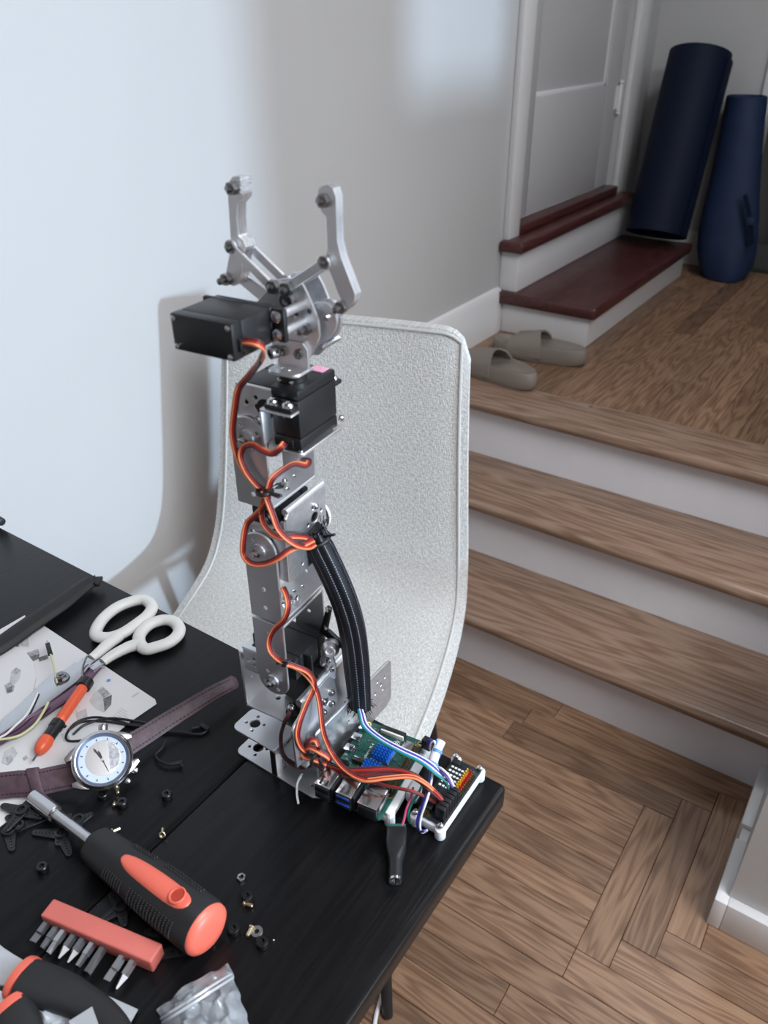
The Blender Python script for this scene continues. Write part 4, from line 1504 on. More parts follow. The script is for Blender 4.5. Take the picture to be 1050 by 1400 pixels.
for k, (mt, dy, dz) in enumerate((('w_brown', 0, 0), ('w_red', 2.2, 0.001), ('w_brown', 4.4, 0), ('w_red', 6.0, -0.001), ('w_brown', 8, -0.001))):
    lead([(428, 1034 + dy, 0.026 + dz), (446, 1044 + dy * 1.3, 0.028 + dz), (470, 1050 + dy * 1.5, 0.034 + dz), (500, 1050 + dy * 1.4, 0.038 + dz), (535, 1050 + dy, 0.040 + dz),
          (566, 1058 + dy * 0.8, 0.040 + dz), (586, 1074 + dy * 0.8, 0.034 + dz), (603, 1090 + dy * 0.6, 0.026 + dz), (614 - k, 1104 + k, 0.016)], mt, r=0.0013)
for k, (mt, dy) in enumerate((('w_orange', 0), ('w_red', 2.0), ('w_orange', 3.4))):
    lead([(470, 1048 + dy, 0.036), (484, 1060 + dy, 0.038), (500, 1065 + dy, 0.041), (528, 1062 + dy, 0.043), (560, 1060 + dy, 0.043), (580, 1068 + dy, 0.040), (598, 1084 + dy, 0.028), (616 - k * 2, 1103 + k, 0.016)], mt, r=0.0010)
for k, (mt, dy) in enumerate((('w_red', 0), ('w_brown', 2.0))):
    lead([(505, 1066 + dy, 0.034), (530, 1074 + dy, 0.032), (560, 1080 + dy, 0.032), (584, 1090 + dy, 0.026), (608 - k * 2, 1106 + k, 0.014)], mt, r=0.0009)
# the jumper leads running out of the sleeve
JM = [('w_white', 0, 0), ('w_blue', 2.6, 0), ('w_purple', 5, 1), ('w_white', 7, 0), ('w_lblue', 9.5, 0), ('w_green', 12, -1)]
for k, (mt, off, dz) in enumerate(JM):
    lead([(491 - off * 0.5 + 2, 962, 0.052), (493 - off * 0.5 + 4, 976, 0.050), (503 - off * 0.55, 992 + off * 0.2, 0.047), (522 - off * 0.4, 1008 + off * 0.35, 0.045), (548 - off * 0.2, 1022 + off * 0.55, 0.044),
          (574, 1034 + off * 0.7, 0.042), (592 + 2, 1047 + off * 0.9, 0.038), (606 + k, 1066 + off * 0.5, 0.028), (622 - k * 1.5, 1090 + k * 1.5, 0.016)], mt, 'jumper_lead', 0.00095)

# ================================================================== single-board computer
PA = math.radians(7.8)
PC = Vector((-0.0655, -0.0540, 0.0))                   # middle of the board's right edge
pi = thing('single_board_computer', 'green single-board computer with blue heat sinks beside the robot base', 'circuit board', PC, PA)
# frame: x to the right (the right edge is x = 0), y along the board away from the sockets
PZ = 0.0185
bo = rrect(-0.056, -0.0425, 0.0, 0.0425, 0.003, 4)
plate('circuit_board', bo, [circ(-0.0035, -0.0190, 0.0014, 10), circ(-0.0525, -0.0190, 0.0014, 10), circ(-0.0035, 0.0390, 0.0014, 10), circ(-0.0525, 0.0390, 0.0014, 10)],
      0.0015, XY(PZ - 0.00075), 'pcb', pi, 0.0001)


def ppart(name, lo, hi, mat, bevel=0.0003, parent=None, z0=PZ):
    return MB().box((lo[0], lo[1], z0 + lo[2]), (hi[0], hi[1], z0 + hi[2])).build(name, mat, parent or pi, bevel=bevel)


et = ppart('ethernet_port', (-0.0180, -0.0450, 0.0001), (-0.0020, -0.0240, 0.0135), 'steel', 0.0005)
ppart('socket_opening', (-0.0172, -0.0455, 0.0008), (-0.0030, -0.0448, 0.0110), 'black', 0.0002, et)
for k, (xa, col) in enumerate(((-0.0365, 'usbblue'), (-0.0550, 'black'))):
    ub = ppart('usb_port', (xa, -0.0455, 0.0001), (xa + 0.0135, -0.0280, 0.0158), 'steel', 0.0005)
    ppart('port_block', (xa + 0.0136, -0.0440, 0.0001), (xa + 0.0155, -0.0285, 0.0150), 'black', 0.0003, ub)
    for z in (0.0012, 0.0088):
        ppart('port_opening', (xa + 0.0008, -0.0460, z), (xa + 0.0127, -0.0453, z + 0.0056), 'black', 0.0001, ub)
        ppart('contact_tongue', (xa + 0.0014, -0.0463, z + 0.0030), (xa + 0.0121, -0.0458, z + 0.0052), col, 0.0001, ub)
    for dx in (0.0028, 0.0078):
        m = MB().prism([(xa + dx, -0.0440), (xa + dx + 0.0026, -0.0440), (xa + dx + 0.0018, -0.0385), (xa + dx + 0.0006, -0.0385)], PZ + 0.01581, PZ + 0.01588)
        m.build('spring_slot', 'black' if k else 'dsteel', ub)
for i in range(3):
    text_mesh(('MAG-JACK', '10/100/1000', 'T 2041')[i], 0.0020, XY(PZ + 0.01352) @ Matrix.Translation((-0.010, -0.0295 - 0.0028 * i, 0)), 'inkd', 'lettering', et)


def heat_sink(x0, y0, w_, h_, nx, ny):
    o = ppart('heat_sink', (x0, y0, 0.0012), (x0 + w_, y0 + h_, 0.0030), 'heat', 0.0001)
    for i in range(nx):
        for j in range(ny):
            a = x0 + w_ * i / nx
            b = y0 + h_ * j / ny
            ppart('fin', (a + 0.0002, b + 0.0003, 0.0030), (a + w_ / nx - 0.0013, b + h_ / ny - 0.0008, 0.0066), 'heat', 0, o)
    return o


ppart('processor', (-0.0335, 0.0060, 0.0), (-0.0175, 0.0220, 0.0012), 'dsteel', 0.0002)
heat_sink(-0.0330, 0.0065, 0.0150, 0.0140, 5, 5)
ppart('memory_chip', (-0.0325, -0.0095, 0.0), (-0.0195, 0.0025, 0.0012), 'black', 0.0002)
heat_sink(-0.0345, -0.0085, 0.0145, 0.0110, 5, 4)
ppart('usb_chip', (-0.0170, -0.0120, 0.0), (-0.0095, -0.0045, 0.0010), 'black', 0.0002)
ppart('network_chip', (-0.0470, -0.0200, 0.0), (-0.0390, -0.0125, 0.0010), 'black', 0.0002)
ppart('camera_connector', (-0.0560 + 0.011, -0.0040, 0.0), (-0.0560 + 0.033 - 0.0105, -0.0008, 0.0055), 'legblack', 0.0003)
ppart('connector_latch', (-0.0560 + 0.011, -0.0006, 0.0), (-0.0560 + 0.033 - 0.0105, 0.0012, 0.0050), 'dsteel', 0.0003)
ppart('audio_jack', (-0.0590, -0.0150, 0.0), (-0.0450, -0.0080, 0.0060), 'blackg', 0.0006)
ppart('video_port', (-0.0575, 0.0040, 0.0), (-0.0500, 0.0110, 0.0032), 'steel', 0.0004)
ppart('video_port', (-0.0575, 0.0170, 0.0), (-0.0500, 0.0240, 0.0032), 'steel', 0.0004)
ppart('power_port', (-0.0570, 0.0290, 0.0), (-0.0500, 0.0380, 0.0032), 'steel', 0.0006)
ppart('display_connector', (-0.0390, 0.0365, 0.0), (-0.0170, 0.0405, 0.0050), 'legblack', 0.0003)
ppart('connector_latch', (-0.0385, 0.0345, 0.0), (-0.0175, 0.0363, 0.0046), 'white', 0.0003)
wl = ppart('wireless_can', (-0.0160, 0.0245, 0.0), (-0.0050, 0.0365, 0.0020), 'steel', 0.0010)
hd = ppart('pin_header', (-0.0062, -0.0175, 0.0), (-0.0010, 0.0330, 0.0026), 'black', 0.0001)
pn = MB()
for i in range(20):
    for j in range(2):
        x, y = -0.0049 + 0.0025 * j, -0.0165 + 0.00254 * i
        pn.box((x - 0.0003, y - 0.0003, PZ + 0.0020), (x + 0.0003, y + 0.0003, PZ + 0.0085))
o = pn.build('header_pins', 'gold', hd)
o['kind'] = 'stuff'
random.seed(11)
sm = MB()
for i in range(110):
    x, y = random.uniform(-0.054, -0.009), random.uniform(-0.022, 0.041)
    a, b = random.choice(((0.0010, 0.0005), (0.0005, 0.0010), (0.0008, 0.0008), (0.0016, 0.0010)))
    sm.box((x - a, y - b, PZ), (x + a, y + b, PZ + 0.0007))
o = sm.build('surface_components', 'dsteel', pi)
o['kind'] = 'stuff'
for x, y in ((-0.0035, -0.0190), (-0.0035, 0.0390), (-0.0525, 0.0390)):
    plate('hole_ring', circ(x, y, 0.0029, 16), [circ(x, y, 0.0014, 10)], 0.0001, XY(PZ + 0.0001), 'gold', pi, 0)
# printing on the board: the maker's words and the berry emblem
text_mesh('Raspberry Pi 4', 0.0036, XY(PZ + 0.0002) @ Matrix.Translation((-0.0385, 0.0110, 0)) @ Matrix.Rotation(math.pi / 2, 4, 'Z'), 'w_white', 'lettering', pi)
ring = []
for x, y, r in ((0, 0, 0.0011), (-0.0017, 0.0008, 0.0012), (0.0017, 0.0008, 0.0012), (-0.0012, -0.0017, 0.0011), (0.0012, -0.0017, 0.0011), (0, -0.0032, 0.0009), (0, 0.0020, 0.0009),
                (-0.0021, -0.0008, 0.0007), (0.0021, -0.0008, 0.0007)):
    ring.append((x - 0.0215, y + 0.0300, r))
em = MB()
for x, y, r in ring:
    n = 14
    o_ = [Vector((x + r * math.cos(2 * math.pi * i / n), y + r * math.sin(2 * math.pi * i / n), PZ + 0.0003)) for i in range(n)]
    em.tube(o_, 0.00018, 4, closed=True)
for sx in (-1, 1):
    o_ = [Vector((-0.0215, 0.0330, PZ + 0.0003)), Vector((-0.0215 + sx * 0.0010, 0.0345, PZ + 0.0003)), Vector((-0.0215 + sx * 0.0026, 0.0350, PZ + 0.0003)), Vector((-0.0215 + sx * 0.0020, 0.0333, PZ + 0.0003))]
    em.tube(o_, 0.0002, 4, closed=True)
em.build('printed_emblem', 'w_white', pi)
cr = MB()
n = 18
cr.tube([Vector((-0.0375 + 0.0022 * math.cos(math.radians(40 + 280 * i / n)), -0.0030 + 0.0022 * math.sin(math.radians(40 + 280 * i / n)), PZ + 0.0003)) for i in range(n + 1)], 0.0002, 4)
cr.build('printed_mark', 'w_white', pi)
# white printed frame under the board, with feet
fm = MB()
fm.box((-0.0040, -0.0330, 0.0055), (0.0040, 0.0420, 0.0125)).box((-0.0580, 0.0380, 0.0060), (0.0040, 0.0440, 0.0120)).box((-0.0580, -0.0260, 0.0060), (0.0040, -0.0200, 0.0120))
fm.build('mounting_frame', 'whiteg', pi, bevel=0.0008)
for x, y in ((0.0015, -0.0290), (0.0015, 0.0390), (-0.0545, 0.0400), (-0.0545, -0.0230)):
    MB().cyl((x, y, 0.0003), (x, y, 0.0165), 0.0042, n=18).build('standoff', 'whiteg', pi, bevel=0.0006)
MB().box((0.0045, -0.0080, 0.0040), (0.0140, 0.0060, 0.0150)).build('frame_bridge', 'whiteg', pi, bevel=0.002)

# ================================================================== servo driver board on its white frame
dv = thing('servo_driver_board', 'small dark board with yellow and red pins on a white frame at the table corner', 'circuit board', (-0.0330, -0.0385, 0), math.radians(1.0))
DZ = 0.0115
fr_ = MB()
fr_.box((0.0085, -0.0330, 0.0010), (0.0130, 0.0330, 0.0100)).box((-0.0130, -0.0330, 0.0010), (-0.0085, 0.0330, 0.0090))
fr_.box((-0.0130, -0.0330, 0.0010), (0.0130, -0.0285, 0.0090)).box((-0.0130, 0.0285, 0.0010), (0.0130, 0.0330, 0.0090))
fr_.build('mounting_frame', 'whiteg', dv, bevel=0.0009)
for x, y in ((0.0108, -0.0325), (0.0108, 0.0320), (-0.0112, -0.0325), (-0.0112, 0.0320)):
    MB().cyl((x, y, 0.0003), (x, y, 0.0106), 0.0044, n=20).build('standoff', 'whiteg', dv, bevel=0.0008)
    bolt((x, y, 0.0132 if y > 0 else 0.0132), (0, 0, 1), dv, 0.0026, 0.0024, name='screw')
MB().box((-0.0125, -0.0310, DZ - 0.0008), (0.0125, 0.0310, DZ + 0.0008)).build('circuit_board', 'pcbd', dv, bevel=0.0002)


def dpins(x, mat, y0=-0.002, n_=10, h=0.0085, pins=None):
    b_ = MB().box((x - 0.00115, y0 - 0.0012, DZ + 0.0008), (x + 0.00115, y0 + 0.00254 * (n_ - 1) + 0.0012, DZ + 0.0033)).build('pin_header', mat, dv)
    q = MB()
    for i in range(n_):
        q.box((x - 0.0005, y0 + 0.00254 * i - 0.0005, DZ + 0.0033), (x + 0.0005, y0 + 0.00254 * i + 0.0005, DZ + h))
    o = q.build('header_pins', pins or mat, b_)
    o['kind'] = 'stuff'


dpins(0.0103, 'black', pins='gold')
dpins(0.0076, 'red')
dpins(0.0049, 'yellow')
wp = MB()
for i in range(6):
    for j in range(4):
        wp.box((-0.0100 + 0.0030 * j, 0.0000 + 0.0042 * i, DZ + 0.0008), (-0.0080 + 0.0030 * j, 0.0018 + 0.0042 * i, DZ + 0.0014))
o = wp.build('surface_components', 'whiteg', dv)
o['kind'] = 'stuff'
MB().box((-0.0110, 0.0235, DZ + 0.0008), (-0.0040, 0.0285, DZ + 0.0045)).build('terminal_block', 'black', dv, bevel=0.0006)
for k in range(6):                                     # plugs of the leads
    MB().box((0.0038 + 0.0001 * k, -0.0290 + 0.0042 * k, DZ + 0.0010), (0.0117, -0.0254 + 0.0042 * k, DZ + 0.0150)).build('lead_plug', 'black', dv, bevel=0.0005)
MB().box((-0.0118, -0.0270, DZ + 0.0008), (-0.0010, -0.0130, DZ + 0.0060)).build('input_plug', 'black', dv, bevel=0.0006)
q = MB()
for i in range(5):
    q.box((-0.0100 + 0.0018 * i, -0.0300, DZ + 0.001), (-0.0094 + 0.0018 * i, -0.0272, DZ + 0.0045))
o = q.build('header_pins', 'gold', dv)
o['kind'] = 'stuff'

# leads between the two boards, with a white taped label
jb = thing('jumper_cable', 'blue and white jumper leads with a white wrapped label between the two circuit boards', 'cable', T(596, 1040, 0.02))


def jl(pts, mat, name='lead', r=0.0010):
    P_ = [T(a, b, c) - jb.location for a, b, c in pts]
    return MB().tube(spline(P_, 7), r, 7).build(name, mat, jb, smooth=60)


for k, mt in enumerate(('w_blue', 'w_purple', 'w_white')):
    jl([(585 + k * 1.2, 1022 + k, 0.028), (586 + k * 1.8, 1013 + k, 0.036), (591 + k * 1.5, 1012 + k, 0.038), (595, 1020 + k, 0.034), (593, 1032, 0.030 - k * 0.001)], mt)
MB().tube(spline([T(a, b, c) - jb.location for a, b, c in ((603, 1013, 0.036), (598, 1024, 0.033), (593, 1038, 0.030), (590, 1052, 0.027))], 6), 0.0040, 14).build('wrapped_label', 'w_white', jb, label='white wrapped tape with blue printing')
for k, (a, b, c) in enumerate(((597.5, 1028, 0.0325), (592, 1045, 0.0292))):
    p = T(a, b, c) - jb.location
    d = (T(603, 1013, 0.036) - T(590, 1052, 0.027)).normalized()
    MB().cyl(p - d * 0.0012, p + d * 0.0012, 0.00425, n=14).build('label_print', 'inkb', jb)
for k, mt in enumerate(('w_lblue', 'w_green', 'w_blue')):
    jl([(597 + k * 2, 1025, 0.034), (597 + k * 2.5, 1016, 0.037), (599 + k * 2.4, 1013, 0.037), (600 + k * 2, 1022, 0.032), (598 + k, 1036, 0.028)], mt, r=0.0012)
for k, mt in enumerate(('w_blue', 'w_purple')):
    jl([(589 + k * 2, 1052, 0.027), (586 + k * 2, 1075, 0.030), (580 + k * 2, 1095, 0.026), (573 + k * 2, 1112, 0.018), (570 + k * 2, 1126, 0.010), (574 + k * 2, 1136, 0.004), (581, 1136, 0.010)], mt)
jl([(592, 1052, 0.027), (588, 1078, 0.032), (582, 1098, 0.028), (576, 1115, 0.018), (574, 1130, 0.009), (577, 1138, 0.003), (584, 1135, 0.006)], 'w_white')
jl([(590, 1050, 0.027), (600, 1054, 0.034), (610, 1062, 0.034), (617, 1074, 0.028), (622, 1086, 0.018)], 'w_purple')
jl([(592, 1048, 0.028), (602, 1050, 0.036), (613, 1060, 0.035), (619, 1072, 0.028), (625, 1084, 0.018)], 'w_white')
MB().box((-0.004, -0.003, -0.002), (0.004, 0.003, 0.008), Matrix.Translation(T(584, 1020, 0.024) - jb.location)).build('lead_plug', 'black', jb, bevel=0.0006)

# barrel jack adapter with its screw terminal, and the two power leads
p0, p1 = T(542, 1134, 0.008), T(540.5, 1198, 0.0065)
ja = thing('power_jack_adapter', 'black barrel jack adapter with a green screw terminal lying on the table', 'adapter', p0)
d = (p1 - p0)
d.z = 0
d.normalize()
side = Vector((-d.y, d.x, 0))
J = Matrix((side, d, Vector((0, 0, 1)))).transposed().to_4x4()
m = MB()
secs = [(0.0, 0.0078, 0.0120), (0.014, 0.0075, 0.0125), (0.024, 0.0056, 0.0112), (0.026, 0.0052, 0.0108), (0.039, 0.0050, 0.0100)]
vs, fs = [], []
for y, hw, h in secs:
    pr = rrect(-hw, 0.0003, hw, h, min(hw, h / 2) * (0.25 if y < 0.02 else 0.85), 3)
    vs += [J @ Vector((a, y, b)) for a, b in pr]
n = len(rrect(0, 0, 1, 1, .1, 3))
for k in range(len(secs) - 1):
    for i in range(n):
        j = (i + 1) % n
        fs.append((k * n + i, k * n + j, (k + 1) * n + j, (k + 1) * n + i))
fs += [tuple(range(n - 1, -1, -1)), tuple(range((len(secs) - 1) * n, len(secs) * n))]
P0 = Vector((0, 0, -p0.z))
MB().add([v + P0 for v in vs], fs).build('jack_body', 'black', ja, smooth=40)
MB().box((-0.0070, -0.0035, 0.0008), (0.0070, 0.0030, 0.0105), Matrix.Translation(P0) @ J).build('screw_terminal', 'teal', ja, bevel=0.0004)
q = MB().lathe(P0 + J @ Vector((0, 0.0388, 0.0052)), d, [(0, 0.0047), (0.0022, 0.0047), (0.0022, 0.0032), (-0.004, 0.0030), (-0.004, 0.0001)], 22)
q.build('metal_socket', 'steel', ja)
rb = MB()
for i in range(9):
    rb.box((-0.0078 + 0.0004 * i - 0.0004, 0.010 + 0.0015 * i, 0.003), (-0.0072 + 0.0003 * i, 0.0106 + 0.0015 * i, 0.009), Matrix.Translation(P0) @ J)
o = rb.build('grip_ribs', 'black', ja)
o['kind'] = 'stuff'
MB().tube(spline([T(a, b, c) - p0 for a, b, c in ((547, 1133, 0.008), (552, 1122, 0.012), (556, 1105, 0.016), (562, 1090, 0.020), (565, 1076, 0.024))], 6), 0.0009, 7).build('power_lead', 'w_pink', ja)
MB().tube(spline([T(a, b, c) - p0 for a, b, c in ((567, 1127, 0.003), (561, 1125, 0.003), (558, 1115, 0.008), (562, 1101, 0.015), (571, 1086, 0.022), (578, 1072, 0.026))], 6), 0.0010, 7).build('power_lead', 'w_green', ja, label='teal power lead looping beside the adapter')
# clear strip end of tie at the robot foot
MB().ribbon(spline([toR(T(a, b, c)) for a, b, c in ((413, 1058, 0.010), (407, 1070, 0.008), (406, 1085, 0.004), (408, 1099, 0.001))], 5), Vector((1, 0, 0.2)), 0.0008, [0.0016] * 16).build('tie_tail', 'whiteg', RB)

# ================================================================== papers and tools on the table
def flat_poly(px, z):
    return [T(a, b, z) for a, b in px]


def sheet(px, z, th, mat, name, parent, origin):
    P_ = [p - origin for p in flat_poly(px, z)]
    n = len(P_)
    vs = [p - Vector((0, 0, th)) for p in P_] + P_
    fs = [(i, (i + 1) % n, n + (i + 1) % n, n + i) for i in range(n)] + [tuple(range(n - 1, -1, -1)), tuple(range(n, 2 * n))]
    return MB().add(vs, fs).build(name, mat, parent, smooth=0)


O = T(60, 980)
mn = thing('assembly_manual', 'printed white assembly manual sheet lying under the orange tool and the scissors', 'paper', O)
sheet([(55, 852), (212, 956), (214, 962), (176, 988), (150, 1010), (120, 1050), (60, 1085), (0, 1130), (-60, 1170), (-120, 1010), (-30, 905)], 0.0009, 0.0006, 'paper', 'sheet', mn, O)


def printed(px, mat, z=0.00105):
    return sheet(px, z, 0.0001, mat, 'printed_drawing', mn, O)


# part drawings printed in grey
pz_ = 0.00105
for pts, m in (
        ([(128, 948), (140, 938), (152, 948), (152, 962), (142, 974), (130, 968), (122, 958)], 'inkl'), ([(141, 955), (153, 950), (152, 963), (143, 973)], 'inkd'), ([(134, 945), (142, 940), (150, 948), (142, 954)], 'ink'),
        ([(36, 893), (52, 887), (54, 894), (40, 903)], 'ink'), ([(40, 898), (54, 894), (53, 900), (42, 906)], 'inkd'), ([(52, 899), (65, 895), (66, 900), (54, 904)], 'inkd'),
        ([(15, 882), (25, 879), (26, 886), (16, 889)], 'inkd'), ([(24, 874), (38, 872), (40, 884), (30, 882)], 'inkl'),
        ([(6, 1028), (18, 1020), (24, 1030), (12, 1046), (2, 1042)], 'inkl'), ([(8, 1036), (16, 1032), (18, 1040), (10, 1046)], 'ink'), ([(31, 1036), (36, 1032), (38, 1036), (33, 1040)], 'ink'),
        ([(84, 1004), (92, 1000), (96, 1010), (88, 1014)], 'inkl'), ([(104, 975), (118, 968), (120, 982), (108, 988)], 'inkl'),
        ([(146, 929), (151, 928), (151, 931), (146, 932)], 'inkb'), ([(180, 952), (190, 946), (190.5, 947), (181, 953)], 'inkl')):
    pz_ += 0.00004
    printed(pts, m, pz_)
rnd = random.Random(4)
tx = MB()
for cx_, cy_, n_ in ((100, 962, 4), (165, 968, 5), (24, 1052, 4), (70, 1050, 3), (100, 905, 3), (112, 1030, 3)):
    for k in range(n_):
        x0, y0 = cx_ - k * 2.6, cy_ + k * 2.4
        w_ = rnd.uniform(8, 16)
        a = [T(x0, y0, 0.00105), T(x0 + w_, y0 + w_ * 0.55, 0.00105), T(x0 + w_ - 0.6, y0 + w_ * 0.55 + 0.7, 0.00105), T(x0 - 0.6, y0 + 0.7, 0.00105)]
        tx.add([p - O for p in a], [(0, 1, 2, 3)])
o = tx.build('printed_text', 'inkl', mn, smooth=0)
o['kind'] = 'stuff'
# second, glossier sheet folded over the first, with drawings of a bracket
O2 = T(20, 940)
bk2 = thing('folded_leaflet', 'folded white leaflet with a printed bracket drawing at the table edge', 'paper', O2)
P_ = [(-30, 905), (8, 882), (30, 885), (46, 905), (49, 925), (44, 950), (30, 975), (0, 998), (-40, 1020), (-80, 960)]
sheet(P_, 0.0042, 0.0030, 'paper', 'leaflet', bk2, O2)
for pts, m in (([(15, 918), (22, 912), (29, 916), (27, 928), (20, 936), (13, 934)], 'inkl'), ([(16, 920), (22, 913), (28, 917), (22, 923)], 'ink'), ([(6, 937), (14, 932), (20, 938), (18, 946), (9, 948)], 'ink'),
               ([(9, 941), (16, 938), (17, 945), (10, 948)], 'inkd')):
    pz_ += 0.00004
    sheet(pts, pz_ + 0.0026, 0.0001, m, 'printed_drawing', bk2, O2)
# a strip of white paper under the sleeve, and the spare braided sleeve
o = sheet([(-20, 872), (34, 841), (36, 848), (-20, 886)], 0.0030, 0.0022, 'paper', 'paper_strip', None, Vector((0, 0, 0)))
tag(o, 'narrow white paper strip sticking out above the spare black sleeve', 'paper')
ss = thing('spare_sleeve', 'spare flat black braided sleeve lying across the far left of the table', 'cable sleeve', T(70, 840))
sp = spline([T(a, b, 0.0075) - ss.location for a, b in ((-40, 905), (0, 883), (40, 855), (80, 828), (106, 808), (124, 795))], 8)
N = len(sp)
m = MB().tube(sp, [0.0118 - 0.003 * max(0, (k - N * 0.6) / (N * 0.4)) for k in range(N)], 28, flat=0.55, shape=lambda t: 1 + 0.05 * math.cos(7 * t))
me = bpy.data.meshes.new('sleeve_body')
me.from_pydata(m.v, [], m.f)
ul = me.uv_layers.new(name='UVMap')
for lp in me.loops:
    ul.data[lp.index].uv = ((lp.vertex_index % 28) / 28, (lp.vertex_index // 28) / N)
finish(me, 'rubber', 70)
link('sleeve_body', me, ss)
e_ = [T(a, b, 0.0085) - ss.location for a, b in ((120, 798), (130, 795), (138, 795))]
MB().ribbon(e_, Vector((0.6, 0.75, 0)), 0.004, [0.016, 0.014, 0.015]).build('folded_end', 'rubber', ss, bevel=0.0006)
# a dark plug by the table's far edge
o = MB().cyl(T(-6, 709, 0.006), T(3, 714, 0.006), 0.0055, 0.0050, 14).build('cable_plug', 'black', None, bevel=0.0008)
tag(o, 'small black plug at the far left edge of the table', 'plug')

# ---- scissors
O = T(150, 880)
sc_ = thing('scissors', 'white-handled scissors lying open-looped across the corner of the manual', 'scissors', O)


def c6(x, y):                                          # spots read from an enlarged view
    return (x / 3.088, 780 + y / 3.088)


def handle(ring, shank, name):
    z = 0.0062
    P_ = spline([T(*c6(*q), z) - O for q in ring], 5, True)
    m = MB().tube(P_, 0.0064, 14, closed=True, flat=0.85)
    Q = spline([T(*c6(*q), z) - O for q in shank], 5)
    n = len(Q)
    m.tube(Q, [0.0070 - 0.0022 * k / (n - 1) for k in range(n)], 14, flat=0.85)
    o = m.build(name, 'white', sc_, smooth=80)
    return o


handle([(404, 268), (428, 212), (485, 162), (550, 133), (608, 124), (640, 150), (628, 184), (580, 224), (512, 268), (448, 285)], [(500, 276), (455, 312), (418, 345), (385, 372)], 'handle')
handle([(592, 268), (628, 230), (685, 210), (732, 216), (756, 244), (748, 276), (712, 305), (662, 323), (615, 332), (588, 304)], [(590, 310), (540, 325), (478, 356), (432, 388)], 'handle')
bl = MB()
def blade(px, z0, z1):
    P_ = [T(*q, 0.005) - O for q in px]
    P_ = [(p.x, p.y) for p in P_]
    return MB().prism(P_, z0, z1)


blade([c6(395, 378), c6(352, 384), (88, 918), (70, 926), (20, 972), (-26, 1012), (-30, 1024), (2, 1006), (60, 968), (106, 934), c6(400, 388)], 0.0060, 0.0074).build('blade', 'steel', sc_, bevel=0.0003)
blade([c6(440, 392), c6(418, 372), (108, 915), (78, 936), (30, 972), (-24, 1016), (-28, 1026), (4, 1017), (62, 980), (114, 943), c6(436, 402)], 0.0044, 0.0058).build('blade', 'plumrefl', sc_, bevel=0.0003)
for a, b in (((398, 370), (352, 388)), ((440, 385), (385, 420))):
    MB().ribbon([T(*c6(*a), 0.0055) - O, T(*c6(*b), 0.0055) - O], Vector((0.5, 0.6, 0)), 0.004, [0.0095, 0.0080]).build('blade_tang', 'steel', sc_, bevel=0.0006)
p = T(85, 928, 0.0074) - O
pv = MB().cyl(p, p + Vector((0, 0, 0.0022)), 0.0072, 0.0068, 24)
pv.cyl(p + Vector((0, 0, 0.0022)), p + Vector((0, 0, 0.0055)), 0.0048, 0.0046, 6)
pv.cyl(p + Vector((0, 0, 0.0055)), p + Vector((0, 0, 0.0068)), 0.0022, 0.0020, 12)
pv.build('pivot_nut', 'dsteel', sc_)

# ---- slim orange tool
a_, b_ = T(120, 930, 0.0068), T(50, 1032, 0.0068)
pen = thing('probe_tool', 'slim orange and black pen-like hand tool with a thin wire at each end', 'tool', a_)
d = (b_ - a_)
Lp = d.length
m = MB().lathe(Vector((0, 0, 0)), d, [(0.0, 0.0045), (0.001, 0.0066), (0.009, 0.0068), (0.010, 0.0060)], 20)
m.build('end_cap', 'black', pen)
m = MB().lathe(Vector((0, 0, 0)), d, [(0.0095, 0.0048), (0.012, 0.0052), (0.040, 0.0050), (0.052, 0.0047), (0.053, 0.0040)], 20)
m.build('barrel', 'orange', pen)
m = MB().lathe(Vector((0, 0, 0)), d, [(0.0525, 0.0050), (0.0535, 0.0062), (0.060, 0.0062), (0.061, 0.0054), (0.072, 0.0056), (0.0725, 0.005)], 20)
m.build('grip_sleeve', 'black', pen)
dn = d.normalized()
sd = Vector((-dn.y, dn.x, 0))
MB().box((-0.0025, -0.0012, -0.0012), (0.0025, 0.0012, 0.0012), Matrix.Translation(dn * 0.056 + sd * 0.0062)).build('clip_tab', 'black', pen, bevel=0.0004)
m = MB().lathe(Vector((0, 0, 0)), d, [(0.072, 0.0058), (0.076, 0.0066), (0.081, 0.0062), (0.086, 0.0045), (0.0885, 0.0020), (0.089, 0.0003)], 20)
m.build('tip', 'orange', pen)
MB().tube([dn * 0.088, dn * 0.096 + Vector((0, 0, -0.0005))], 0.0009, 8).build('needle', 'dsteel', pen)
MB().tube(spline([T(x, y, z) - a_ for x, y, z in ((114, 928, 0.008), (113, 914, 0.010), (116, 904, 0.012), (119, 898, 0.013), (122, 897, 0.013))], 5), 0.0010, 8).build('wire_hook', 'dsteel', pen)

# ---- loose wires on the papers
def loose(pts, mat, name, label, cat, r=0.0011, n=8):
    P_ = [T(a, b, c) for a, b, c in pts]
    o = thing(name, label, cat, P_[0])
    MB().tube(spline([p - P_[0] for p in P_], n), r, 8).build('wire', mat, o, smooth=60)
    return o


